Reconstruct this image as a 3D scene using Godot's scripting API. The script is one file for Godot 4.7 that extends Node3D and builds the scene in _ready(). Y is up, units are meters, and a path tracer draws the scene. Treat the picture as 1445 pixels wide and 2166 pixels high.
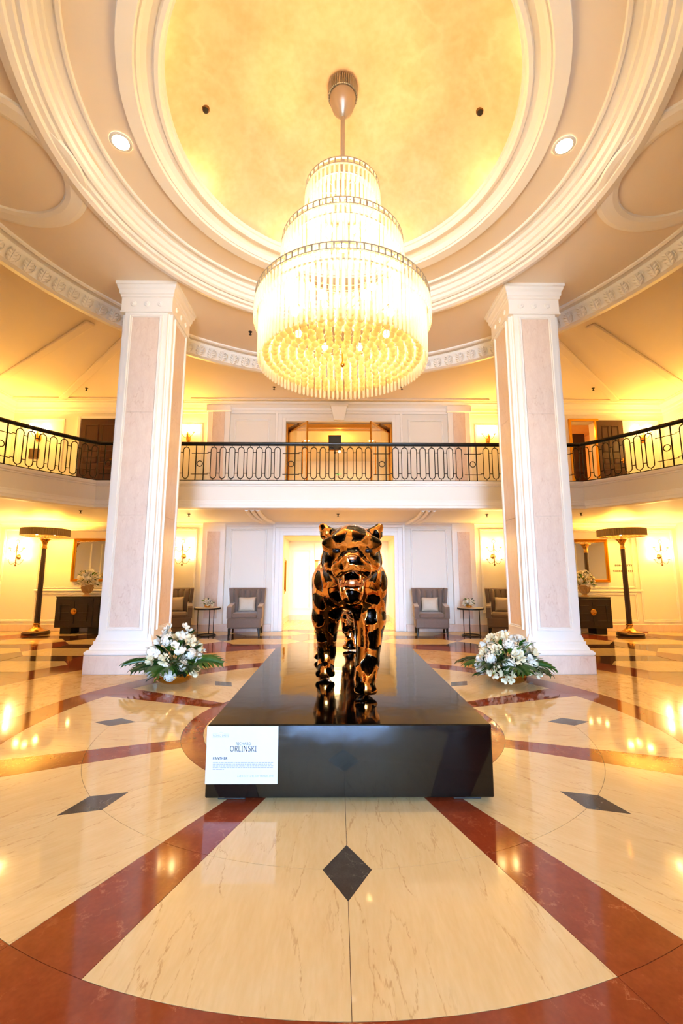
extends Node3D

const HC := 5.65      # ceiling
const HG := 3.09      # gallery floor
const HS := 2.58      # soffit under the gallery
const ZW := -6.64     # back wall
const XW := 8.25      # side walls
const HP := 0.417     # top of the plinth
const WARM := Color(1.0, 0.72, 0.25)
var M := {}
var names := {}


# ------------------------------------------------------------------ mesh builder
class MB:
	var st := SurfaceTool.new()
	func _init():
		st.begin(Mesh.PRIMITIVE_TRIANGLES)
	func tri(a: Vector3, b: Vector3, c: Vector3, s := -1):
		st.set_smooth_group(s)
		st.add_vertex(a)
		st.add_vertex(b)
		st.add_vertex(c)
	func quad(a: Vector3, b: Vector3, c: Vector3, d: Vector3, s := -1):
		tri(a, b, c, s)
		tri(a, c, d, s)
	func box(c: Vector3, s: Vector3, b := 0.0, t := Transform3D.IDENTITY):
		var h := s / 2.0
		b = minf(b, minf(h.x, minf(h.y, h.z)) * 0.98)
		if b <= 0.0:
			var p := []
			for i in 8:
				p.append(t * (c + Vector3(h.x * (1 if i & 1 else -1), h.y * (1 if i & 2 else -1), h.z * (1 if i & 4 else -1))))
			quad(p[0], p[2], p[3], p[1])
			quad(p[5], p[7], p[6], p[4])
			quad(p[4], p[6], p[2], p[0])
			quad(p[1], p[3], p[7], p[5])
			quad(p[2], p[6], p[7], p[3])
			quad(p[4], p[0], p[1], p[5])
			return
		# chamfered: three points at each corner
		var q := {}
		for i in 8:
			var sg := Vector3(1 if i & 1 else -1, 1 if i & 2 else -1, 1 if i & 4 else -1)
			for ax in 3:
				var v := h - Vector3(b, b, b)
				v[ax] = h[ax]
				q[i * 3 + ax] = t * (c + v * sg)
		for ax in 3:
			var u: int = 1 << ((ax + 1) % 3)
			var w: int = 1 << ((ax + 2) % 3)
			for side in 2:
				var k := side << ax
				quad(q[k * 3 + ax], q[(k | u) * 3 + ax], q[(k | u | w) * 3 + ax], q[(k | w) * 3 + ax])
			for iu in 2:
				for iw in 2:
					# edge along ax
					var e := (u if iu else 0) | (w if iw else 0)
					var e2 := e | (1 << ax)
					quad(q[e * 3 + (ax + 1) % 3], q[e2 * 3 + (ax + 1) % 3], q[e2 * 3 + (ax + 2) % 3], q[e * 3 + (ax + 2) % 3])
		for i in 8:
			tri(q[i * 3], q[i * 3 + 1], q[i * 3 + 2])
	# profile: (radius, height) points; crease keeps the profile's corners sharp
	func lathe(prof: Array, n := 16, t := Transform3D.IDENTITY, crease := false, a0 := 0.0, a1 := TAU):
		for i in n:
			var t0 := a0 + (a1 - a0) * i / n
			var t1 := a0 + (a1 - a0) * (i + 1) / n
			if i == n - 1 and is_equal_approx(a1 - a0, TAU):
				t1 = a0
			for k in prof.size() - 1:
				var p: Vector2 = prof[k]
				var r: Vector2 = prof[k + 1]
				var s := k + 1 if crease else 1
				var a := t * Vector3(p.x * cos(t1), p.y, p.x * sin(t1))
				var b := t * Vector3(r.x * cos(t1), r.y, r.x * sin(t1))
				var c := t * Vector3(r.x * cos(t0), r.y, r.x * sin(t0))
				var d := t * Vector3(p.x * cos(t0), p.y, p.x * sin(t0))
				if r.x > 1e-6:
					tri(a, b, c, s)
				if p.x > 1e-6:
					tri(a, c, d, s)
	func ball(c: Vector3, r: Vector3, n := 10, m := 6):
		var prof := []
		for k in m + 1:
			var a := PI * k / m - PI / 2
			prof.append(Vector2(cos(a) if k > 0 and k < m else 0.0, sin(a)))
		lathe(prof, n, Transform3D(Basis.from_scale(r), c))
	func tube(path: Array, rad, n := 6, closed := false):
		var rings := []
		var up := Vector3(0.137, 0.93, 0.29).normalized()
		for i in path.size():
			var a: Vector3 = path[(i - 1 + path.size()) % path.size()] if closed or i > 0 else path[i]
			var b: Vector3 = path[(i + 1) % path.size()] if closed or i < path.size() - 1 else path[i]
			var d := (b - a).normalized()
			if absf(d.dot(up)) > 0.97:
				up = Vector3(0.9, 0.1, 0.4).normalized()
			var u := d.cross(up).normalized()
			var w := u.cross(d).normalized()
			up = w
			var r: float = rad[i] if rad is Array else rad
			var ring := []
			for k in n:
				var an := TAU * k / n
				ring.append(path[i] + (u * cos(an) + w * sin(an)) * r)
			rings.append(ring)
		for i in (path.size() if closed else path.size() - 1):
			var A: Array = rings[i]
			var B: Array = rings[(i + 1) % path.size()]
			for k in n:
				quad(A[k], A[(k + 1) % n], B[(k + 1) % n], B[k], 1)
		if not closed:
			for k in range(1, n - 1):
				tri(rings[0][0], rings[0][k + 1], rings[0][k], 2)
				tri(rings[-1][0], rings[-1][k], rings[-1][k + 1], 3)
	# polygon in x, z drawn out from y0 to y1
	func prism(poly: PackedVector2Array, y0: float, y1: float, t := Transform3D.IDENTITY):
		if Geometry2D.is_polygon_clockwise(poly):
			poly = poly.duplicate()
			poly.reverse()
		var ix := Geometry2D.triangulate_polygon(poly)
		for k in range(0, ix.size(), 3):
			var a := poly[ix[k]]
			var b := poly[ix[k + 1]]
			var c := poly[ix[k + 2]]
			if (b - a).cross(c - a) < 0:
				var w := b
				b = c
				c = w
			tri(t * Vector3(a.x, y1, a.y), t * Vector3(b.x, y1, b.y), t * Vector3(c.x, y1, c.y))
			tri(t * Vector3(a.x, y0, a.y), t * Vector3(c.x, y0, c.y), t * Vector3(b.x, y0, b.y))
		for k in poly.size():
			var a := poly[k]
			var b := poly[(k + 1) % poly.size()]
			quad(t * Vector3(a.x, y0, a.y), t * Vector3(b.x, y0, b.y), t * Vector3(b.x, y1, b.y), t * Vector3(a.x, y1, a.y))
	# profile (outwards, height) carried along a line in x, z; outwards is to the left of the walk
	func sweep(path: PackedVector2Array, prof: Array, closed := false):
		var rows := []
		var n := path.size()
		for i in n:
			var a := path[(i - 1 + n) % n] if closed or i > 0 else path[i]
			var b := path[(i + 1) % n] if closed or i < n - 1 else path[i]
			var d1 := (path[i] - a).normalized()
			var d2 := (b - path[i]).normalized()
			if d1 == Vector2.ZERO:
				d1 = d2
			if d2 == Vector2.ZERO:
				d2 = d1
			var d := (d1 + d2).normalized()
			var out := Vector2(d.y, -d.x) / maxf(0.3, d.dot(d1))
			var row := []
			for p in prof:
				row.append(Vector3(path[i].x + out.x * p.x, p.y, path[i].y + out.y * p.x))
			rows.append(row)
		for i in (n if closed else n - 1):
			var A: Array = rows[i]
			var B: Array = rows[(i + 1) % n]
			for k in prof.size() - 1:
				quad(A[k], A[k + 1], B[k + 1], B[k], -1)
	func mesh() -> ArrayMesh:
		st.generate_normals()
		st.index()
		return st.commit()


# ------------------------------------------------------------------ scene helpers
func numbered(n: String) -> String:
	var k: int = names.get(n, -1) + 1
	names[n] = k
	return n if k == 0 else "%s_%03d" % [n, k]

func thing(called: String, label: String, category: String, at := Vector3.ZERO, turn := 0.0, group := "") -> Node3D:
	var o := Node3D.new()
	o.name = numbered(called)
	add_child(o)
	o.position = at
	o.rotation.y = turn
	o.set_meta("label", label)
	o.set_meta("category", category)
	if group:
		o.set_meta("group", group)
	return o

func struct(called: String) -> Node3D:
	var o := Node3D.new()
	o.name = numbered(called)
	o.set_meta("kind", "structure")
	add_child(o)
	return o

func copy(o: Node3D, called: String, label: String, at: Vector3, turn := 0.0) -> Node3D:
	var c: Node3D = o.duplicate()
	c.name = numbered(called)
	add_child(c)
	c.position = at
	c.rotation.y = turn
	c.set_meta("label", label)
	return c

func part(called: String, m: Mesh, mt: Material, parent: Node, at := Vector3.ZERO, basis := Basis.IDENTITY) -> MeshInstance3D:
	var o := MeshInstance3D.new()
	o.name = called
	o.mesh = m
	o.material_override = mt
	parent.add_child(o, true)
	o.transform = Transform3D(basis, at)
	return o

func box_part(called: String, c: Vector3, s: Vector3, mt: Material, parent: Node, b := 0.0) -> MeshInstance3D:
	var mb := MB.new()
	mb.box(Vector3.ZERO, s, b)
	return part(called, mb.mesh(), mt, parent, c)

func omni(at: Vector3, e: float, col: Color, size := 0.03, parent: Node = self) -> OmniLight3D:
	var l := OmniLight3D.new()
	l.light_energy = e
	l.light_color = col
	l.light_size = size
	l.omni_range = 40.0
	l.omni_attenuation = 2.0
	l.shadow_enabled = true
	parent.add_child(l, true)
	l.position = at
	return l

func area(at: Vector3, towards: Vector3, size: Vector2, radiance: float, col: Color, parent: Node = self) -> AreaLight3D:
	var l := AreaLight3D.new()
	l.area_size = size
	l.area_normalize_energy = true
	l.light_energy = radiance * size.x * size.y / PI
	l.light_color = col
	l.area_range = 40.0
	l.shadow_enabled = true
	parent.add_child(l, true)
	l.position = at
	var up := Vector3.UP if absf(towards.normalized().y) < 0.9 else Vector3.FORWARD
	l.basis = Basis.looking_at(towards, up)
	return l

func mat(called: String, c: Color, rough := 0.5, metal := 0.0) -> StandardMaterial3D:
	var m := StandardMaterial3D.new()
	m.resource_name = called
	m.albedo_color = c
	m.roughness = rough
	m.metallic = metal
	M[called] = m
	return m

func glow(called: String, c: Color, e: float) -> StandardMaterial3D:
	var m := mat(called, c, 0.4)
	m.emission_enabled = true
	m.emission = c
	m.emission_energy_multiplier = e
	return m

func noise_bytes(sz: int, seed_: int, freq: float, oct: int, warp := 0.0) -> PackedByteArray:
	var f := FastNoiseLite.new()
	f.seed = seed_
	f.frequency = freq
	f.noise_type = FastNoiseLite.TYPE_SIMPLEX_SMOOTH
	f.fractal_octaves = oct
	if warp > 0.0:
		f.domain_warp_enabled = true
		f.domain_warp_amplitude = warp
		f.domain_warp_frequency = freq * 1.5
	return f.get_seamless_image(sz, sz).get_data()

# stone: a base tone clouded with a second one, and veins along the level lines of a noise
func marble(called: String, base: Color, cloud: Color, vein: Color, sharp: float, amount: float, seed_: int, scale: Vector3, rough: float, freq := 0.008, world := false) -> StandardMaterial3D:
	var sz := 512
	var a := noise_bytes(sz, seed_, freq, 5, 30.0)
	var b := noise_bytes(sz, seed_ + 7, freq * 2.0, 4)
	var fine := noise_bytes(sz, seed_ + 9, freq * 9.0, 3)
	var c := noise_bytes(sz, seed_ + 13, freq * 0.7, 3)
	var px := PackedByteArray()
	px.resize(sz * sz * 3)
	for i in sz * sz:
		var v := absf(a[i] / 127.5 - 1.0)
		var g := 0.55 * b[i] / 255.0 + 0.45 * fine[i] / 255.0
		var k := amount * maxf(0.0, 1.0 - v * sharp) * clampf((c[i] / 255.0 - 0.35) * 3.0, 0.0, 1.0)
		var col := base.lerp(cloud, g).lerp(vein, k)
		px[i * 3] = int(col.r * 255.0)
		px[i * 3 + 1] = int(col.g * 255.0)
		px[i * 3 + 2] = int(col.b * 255.0)
	var im := Image.create_from_data(sz, sz, false, Image.FORMAT_RGB8, px)
	im.generate_mipmaps()
	var m := mat(called, Color.WHITE, rough)
	m.albedo_texture = ImageTexture.create_from_image(im)
	m.uv1_triplanar = true
	m.uv1_world_triplanar = world
	m.uv1_triplanar_sharpness = 8.0
	m.uv1_scale = scale
	return m

func bumps(m: StandardMaterial3D, seed_: int, freq: float, cm: float, scale := Vector3.ONE):
	var sz := 256
	var d := noise_bytes(sz, seed_, freq, 3)
	var im := Image.create_from_data(sz, sz, false, Image.FORMAT_L8, d)
	m.heightmap_enabled = true
	m.heightmap_texture = ImageTexture.create_from_image(im)
	m.heightmap_scale = cm
	if not m.uv1_triplanar:
		m.uv1_triplanar = true
		m.uv1_scale = scale


func materials():
	mat("plaster", Color(0.90, 0.87, 0.82), 0.55)
	mat("ceiling_paint", Color(0.92, 0.86, 0.78), 0.7)
	marble("dome_paint", Color(0.90, 0.73, 0.55), Color(0.95, 0.84, 0.72), Color(0.95, 0.86, 0.74), 4.0, 0.5, 71, Vector3(0.35, 0.35, 0.35), 0.6, 0.006)
	mat("trim_paint", Color(0.93, 0.91, 0.88), 0.4)
	marble("cream", Color(0.82, 0.70, 0.49), Color(0.87, 0.77, 0.58), Color(0.62, 0.45, 0.27), 30.0, 0.55, 3, Vector3(1.3, 1.3, 0.26), 0.06)
	marble("gold_cream", Color(0.80, 0.62, 0.38), Color(0.90, 0.75, 0.52), Color(0.62, 0.42, 0.22), 6.0, 0.6, 21, Vector3(0.5, 0.5, 0.9), 0.08, 0.012)
	marble("red", Color(0.47, 0.18, 0.09), Color(0.56, 0.25, 0.14), Color(0.72, 0.48, 0.34), 22.0, 0.6, 5, Vector3(0.8, 0.8, 0.8), 0.07, 0.010)
	marble("slate", Color(0.24, 0.21, 0.19), Color(0.31, 0.28, 0.25), Color(0.62, 0.56, 0.48), 30.0, 0.7, 9, Vector3(1.5, 1.5, 1.5), 0.09, 0.012)
	marble("umber", Color(0.25, 0.15, 0.10), Color(0.33, 0.21, 0.15), Color(0.52, 0.38, 0.28), 20.0, 0.5, 11, Vector3(0.8, 0.8, 0.8), 0.09)
	marble("rose_stone", Color(0.84, 0.75, 0.69), Color(0.90, 0.83, 0.77), Color(0.72, 0.58, 0.50), 22.0, 0.45, 15, Vector3(0.9, 0.35, 0.9), 0.3, 0.010)
	mat("joint", Color(0.38, 0.28, 0.18), 0.8)
	var lq := mat("lacquer", Color(0.014, 0.013, 0.014), 0.07)
	lq.metallic_specular = 0.45
	bumps(lq, 31, 0.012, 0.06, Vector3(1.0, 1.0, 1.0))
	mat("black_iron", Color(0.06, 0.065, 0.065), 0.35, 0.6)
	mat("handrail", Color(0.16, 0.12, 0.08), 0.28, 0.3)
	mat("brass", Color(0.83, 0.60, 0.27), 0.22, 1.0)
	mat("old_brass", Color(0.50, 0.37, 0.22), 0.3, 1.0)
	mat("nickel", Color(0.66, 0.63, 0.59), 0.38, 0.75)
	mat("gilt", Color(0.86, 0.62, 0.18), 0.3, 1.0)
	mat("mirror_glass", Color(0.90, 0.90, 0.88), 0.02, 1.0)
	var ve := mat("velvet", Color(0.44, 0.36, 0.31), 0.75)
	ve.rim_enabled = true
	ve.rim = 1.0
	ve.rim_tint = 0.35
	bumps(ve, 41, 0.02, 0.25, Vector3(3, 3, 3))
	mat("chair_leg", Color(0.06, 0.045, 0.04), 0.2)
	var sn := mat("satin", Color(0.78, 0.70, 0.60), 0.45)
	sn.rim_enabled = true
	sn.rim = 0.5
	bumps(sn, 43, 0.03, 0.3, Vector3(4, 4, 4))
	mat("table_top", Color(0.86, 0.84, 0.80), 0.15)
	mat("table_iron", Color(0.12, 0.10, 0.09), 0.35, 0.8)
	marble("dark_wood", Color(0.20, 0.065, 0.045), Color(0.27, 0.10, 0.07), Color(0.12, 0.035, 0.025), 5.0, 0.6, 51, Vector3(3, 0.4, 3), 0.3)
	marble("cabinet_wood", Color(0.13, 0.085, 0.065), Color(0.19, 0.13, 0.10), Color(0.08, 0.05, 0.04), 5.0, 0.6, 53, Vector3(0.4, 3, 3), 0.35)
	mat("lamp_bronze", Color(0.32, 0.25, 0.19), 0.35, 0.7)
	var sh := mat("pleated_cloth", Color(0.44, 0.36, 0.28), 0.85)
	sh.backlight_enabled = true
	sh.backlight = Color(0.06, 0.045, 0.03)
	glow("bulb", Color(1.0, 0.86, 0.58), 26.0)
	glow("crystal_bulb", Color(1.0, 0.93, 0.76), 26.0)
	glow("downlight", Color(1.0, 0.94, 0.82), 30.0)
	glow("cove_tube", Color(1.0, 0.80, 0.46), 7.0)
	glow("room_light", Color(1.0, 0.86, 0.58), 14.0)
	glow("exit_glow", Color(0.10, 0.75, 0.35), 1.5)
	var cr := mat("crystal", Color(1.0, 0.97, 0.88, 0.42), 0.28)
	cr.transparency = BaseMaterial3D.TRANSPARENCY_ALPHA
	cr.backlight_enabled = true
	cr.backlight = Color(1.0, 0.96, 0.85)
	cr.cull_mode = BaseMaterial3D.CULL_DISABLED
	var cb := mat("crystal_ball", Color(0.92, 0.80, 0.54, 0.6), 0.3)
	cb.transparency = BaseMaterial3D.TRANSPARENCY_ALPHA
	cb.backlight_enabled = true
	cb.backlight = Color(0.5, 0.43, 0.28)
	var gl := mat("pane", Color(0.9, 0.95, 1.0, 0.06), 0.0)
	gl.transparency = BaseMaterial3D.TRANSPARENCY_ALPHA
	var wg := mat("warm_pane", Color(0.9, 0.8, 0.5, 0.12), 0.02)
	wg.transparency = BaseMaterial3D.TRANSPARENCY_ALPHA
	mat("placard", Color(0.76, 0.77, 0.79), 0.5)
	mat("ink", Color(0.06, 0.06, 0.14), 0.7)
	mat("pale_ink", Color(0.42, 0.42, 0.52), 0.7)
	mat("petal_white", Color(0.92, 0.90, 0.85), 0.6).backlight_enabled = true
	M.petal_white.backlight = Color(0.3, 0.3, 0.28)
	mat("petal_cream", Color(0.93, 0.88, 0.74), 0.6).backlight_enabled = true
	M.petal_cream.backlight = Color(0.3, 0.27, 0.2)
	mat("leaf", Color(0.13, 0.29, 0.06), 0.4).backlight_enabled = true
	M.leaf.backlight = Color(0.12, 0.25, 0.04)
	mat("leaf_dark", Color(0.06, 0.19, 0.05), 0.4)
	mat("leaf_light", Color(0.36, 0.50, 0.11), 0.4).backlight_enabled = true
	M.leaf_light.backlight = Color(0.2, 0.3, 0.05)
	mat("vase", Color(0.70, 0.55, 0.36), 0.5)
	mat("sensor", Color(0.10, 0.085, 0.07), 0.5)
	mat("white_metal", Color(0.86, 0.84, 0.80), 0.4)
	mat("black_board", Color(0.05, 0.045, 0.04), 0.5)
	mat("eye_dark", Color(0.10, 0.11, 0.13), 0.15, 0.6)
	mat("rose_bronze", Color(0.85, 0.60, 0.47), 0.12, 1.0)
	coat_material()


# polished bronze with irregular dark patches (a spotted coat)
func coat_material():
	var sz := 768
	var rng := RandomNumberGenerator.new()
	rng.seed = 77
	var g := 9
	var pts := []
	for y in g:
		for x in g:
			pts.append(Vector2((x + rng.randf_range(0.12, 0.88)) / g, (y + rng.randf_range(0.12, 0.88)) / g))
	var wob := noise_bytes(sz, 61, 0.02, 3)
	var px := PackedByteArray()
	px.resize(sz * sz * 3)
	var hp := PackedByteArray()
	hp.resize(sz * sz)
	for y in sz:
		for x in sz:
			var p := Vector2(float(x) / sz, float(y) / sz)
			var gx := int(p.x * g)
			var gy := int(p.y * g)
			var d1 := 9.0
			var d2 := 9.0
			for j in range(gy - 2, gy + 3):
				for i in range(gx - 2, gx + 3):
					var q: Vector2 = pts[posmod(j, g) * g + posmod(i, g)] + Vector2(floorf(float(i) / g), floorf(float(j) / g))
					var d := p.distance_to(q)
					if d < d1:
						d2 = d1
						d1 = d
					elif d < d2:
						d2 = d
			var e := (d2 - d1) * g + (wob[y * sz + x] / 255.0 - 0.5) * 0.25
			var k := smoothstep(0.25, 0.30, e)
			var col := Color(0.97, 0.68, 0.36).lerp(Color(0.055, 0.05, 0.05), k)
			var i3 := (y * sz + x) * 3
			px[i3] = int(col.r * 255)
			px[i3 + 1] = int(col.g * 255)
			px[i3 + 2] = int(col.b * 255)
			hp[y * sz + x] = int(255.0 * (1.0 - smoothstep(0.22, 0.40, e)))
	var m := mat("bronze_coat", Color.WHITE, 0.10, 1.0)
	m.albedo_texture = ImageTexture.create_from_image(Image.create_from_data(sz, sz, false, Image.FORMAT_RGB8, px))
	m.heightmap_enabled = true
	m.heightmap_texture = ImageTexture.create_from_image(Image.create_from_data(sz, sz, false, Image.FORMAT_L8, hp))
	m.heightmap_scale = 1.0
	m.uv1_triplanar = true
	m.uv1_triplanar_sharpness = 12.0
	m.uv1_scale = Vector3(0.74, 0.74, 0.74)
	mat("bronze", Color(0.97, 0.68, 0.36), 0.10, 1.0)


# ------------------------------------------------------------------ camera and light
func _ready():
	var cam := Camera3D.new()
	cam.name = "camera"
	cam.fov = 98.35
	cam.near = 0.05
	add_child(cam)
	cam.position = Vector3(-0.0423, 1.265, 4.1415)
	cam.rotation = Vector3(deg_to_rad(8.388), deg_to_rad(-0.4035), deg_to_rad(0.07))
	cam.current = true
	var we := WorldEnvironment.new()
	we.name = "environment"
	var env := Environment.new()
	env.background_mode = Environment.BG_SKY
	var sky := Sky.new()
	var ps := ProceduralSkyMaterial.new()
	ps.sky_top_color = Color(0.45, 0.66, 1.0)
	ps.sky_horizon_color = Color(0.72, 0.85, 1.0)
	ps.ground_bottom_color = Color(0.42, 0.45, 0.5)
	ps.ground_horizon_color = Color(0.55, 0.6, 0.68)
	ps.sky_energy_multiplier = 6.0
	ps.ground_energy_multiplier = 4.0
	sky.sky_material = ps
	env.sky = sky
	env.tonemap_mode = Environment.TONE_MAPPER_LINEAR
	env.tonemap_exposure = 1.22
	env.sdfgi_enabled = true
	env.ssao_enabled = true
	env.ssil_enabled = true
	we.environment = env
	add_child(we)
	# area light out of view behind the camera, standing in for entrance daylight
	area(Vector3(0, 2.45, 16.9), Vector3(0, 0, -1), Vector2(4.0, 4.8), 29.0, Color(0.72, 0.86, 1.0)).name = "unseen_entrance_daylight"
	materials()
	build_floor()
	build_ceiling()
	build_walls()
	build_gallery()
	build_columns()
	build_plinth()
	build_cat()
	build_chandelier()
	build_furniture()
	build_sconces()
	build_arrangements()
	build_small()


# ------------------------------------------------------------------ floor
func arc_piece(r0: float, r1: float, a0: float, a1: float, n: int) -> PackedVector2Array:
	var p := PackedVector2Array()
	for i in n + 1:
		var a := deg_to_rad(a0 + (a1 - a0) * i / n)
		p.append(Vector2(sin(a), cos(a)) * r1)
	for i in n + 1:
		var a := deg_to_rad(a1 + (a0 - a1) * i / n)
		if r0 > 0.0:
			p.append(Vector2(sin(a), cos(a)) * r0)
		elif i == 0:
			p.append(Vector2.ZERO)
	return p

func slab_mesh(poly: PackedVector2Array, gap := 0.0012) -> ArrayMesh:
	var mb := MB.new()
	if Geometry2D.is_polygon_clockwise(poly):
		poly = poly.duplicate()
		poly.reverse()
	for q in Geometry2D.offset_polygon(poly, -gap):
		if not Geometry2D.is_polygon_clockwise(q) and q.size() > 2:
			mb.prism(q, -0.02, 0.0)
	return mb.mesh()

func build_floor():
	var f := struct("floor")
	box_part("bed", Vector3(0, -0.103, 3.0), Vector3(17.2, 0.2, 29.0), M.joint, f)
	var dia := PackedVector2Array([Vector2(0, 1.82), Vector2(0.107, 2.0), Vector2(0, 2.19), Vector2(-0.107, 2.0)])
	var half := 22.5 - 3.8
	var pieces := []
	for s in [-1.0, 1.0]:
		for rr in [[1.35, 2.0], [2.0, 2.67]]:
			var poly := arc_piece(rr[0], rr[1], 0.0, half * s, 8)
			pieces.append(slab_mesh(Geometry2D.clip_polygons(poly, dia)[0]))
	var dm := slab_mesh(dia)
	var b1 := slab_mesh(arc_piece(1.35, 2.0, 22.5 - 3.8, 22.5 + 3.8, 3))
	var b2 := slab_mesh(arc_piece(2.0, 2.67, 22.5 - 3.8, 22.5 + 3.8, 3))
	var r1 := slab_mesh(arc_piece(1.18, 1.35, -22.5, 22.5, 12))
	var r2 := slab_mesh(arc_piece(2.67, 2.98, -26.3, 18.7, 16))
	var g1 := slab_mesh(arc_piece(2.98, 4.2, -22.5, 0, 8))
	var g2 := slab_mesh(arc_piece(2.98, 4.2, 0, 22.5, 8))
	var r3 := slab_mesh(arc_piece(4.2, 4.75, -22.5, 0, 8))
	var r4 := slab_mesh(arc_piece(4.2, 4.75, 0, 22.5, 8))
	var c0 := slab_mesh(arc_piece(0.0, 1.18, -45, 45, 16))
	for k in 8:
		var b := Basis(Vector3.UP, k * PI / 4)
		for p in pieces:
			part("marble_tile", p, M.cream, f, Vector3.ZERO, b)
		part("diamond_tile", dm, M.slate, f, Vector3.ZERO, b)
		for m in [b1, b2]:
			part("band_tile", m, M.red, f, Vector3.ZERO, b)
		part("ring_tile", r1, M.red, f, Vector3.ZERO, b)
		part("ring_tile", r2, M.red, f, Vector3.ZERO, b)
		part("border_tile", g1, M.gold_cream, f, Vector3.ZERO, b)
		part("border_tile", g2, M.gold_cream, f, Vector3.ZERO, b)
		part("ring_tile", r3, M.red, f, Vector3.ZERO, b)
		part("ring_tile", r4, M.red, f, Vector3.ZERO, b)
		if k % 2 == 0:
			part("marble_tile", c0, M.cream, f, Vector3.ZERO, b)
	# the aisle: a lattice of lozenges outside the rings
	var circ := arc_piece(0.0, 4.75, 0, 360, 96)
	circ = PackedVector2Array()
	for i in 96:
		circ.append(Vector2(sin(TAU * i / 96), cos(TAU * i / 96)) * 4.75)
	var rect := PackedVector2Array([Vector2(-XW, ZW - 0.3), Vector2(XW, ZW - 0.3), Vector2(XW, 6.2), Vector2(-XW, 6.2)])
	var w := 0.78
	var d := 0.62
	for j in range(-12, 13):
		for i in range(-14, 15):
			for kind in 2:
				var c := Vector2(i * 2 * w + (w if kind else 0.0), j * 2 * d + (d if kind else 0.0))
				# an octagon-like cream piece and the dark lozenge left between
				var polys := []
				if kind == 0:
					polys.append([PackedVector2Array([c + Vector2(-w * 0.62, -d * 0.62), c + Vector2(w * 0.62, -d * 0.62), c + Vector2(w * 1.0, 0), c + Vector2(w * 0.62, d * 0.62), c + Vector2(-w * 0.62, d * 0.62), c + Vector2(-w * 1.0, 0)]), M.cream])
				else:
					polys.append([PackedVector2Array([c + Vector2(-w, -d), c + Vector2(w * 0.0, -d), c + Vector2(w * 0.38, -d * 0.38), c + Vector2(w * 0.38, d * 0.38), c + Vector2(0, d), c + Vector2(-w * 0.38, d * 0.38), c + Vector2(-w * 0.38, -d * 0.38)]), M.umber if (i + j) % 2 else M.red])
				if kind == 1:
					polys[0][0] = PackedVector2Array([c + Vector2(0, -d), c + Vector2(w * 0.38, -d * 0.38), c + Vector2(w * 0.38, d * 0.38), c + Vector2(0, d), c + Vector2(-w * 0.38, d * 0.38), c + Vector2(-w * 0.38, -d * 0.38)])
				for q in polys:
					for inside in Geometry2D.intersect_polygons(q[0], rect):
						for rest in Geometry2D.clip_polygons(inside, circ):
							if Geometry2D.is_polygon_clockwise(rest):
								continue
							var area2 := 0.0
							for t in rest.size():
								area2 += rest[t].cross(rest[(t + 1) % rest.size()])
							if absf(area2) > 0.03:
								part("aisle_tile", slab_mesh(rest), q[1], f)
	box_part("aisle_bed", Vector3(0, -0.0065, -0.3), Vector3(2 * XW, 0.009, 13.2), M.umber, f)
	# passage behind, and the entrance
	box_part("corridor_paving", Vector3(0, -0.01, -9.0), Vector3(6.0, 0.02, 4.1), M.cream, f)
	box_part("entrance_paving", Vector3(0, -0.01, 11.65), Vector3(5.6, 0.02, 10.9), M.gold_cream, f)


# ------------------------------------------------------------------ ceiling
func circle_path(r: float, n: int) -> PackedVector2Array:
	var p := PackedVector2Array()
	for i in n:
		p.append(Vector2(cos(TAU * i / n), sin(TAU * i / n)) * r)
	return p

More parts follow.
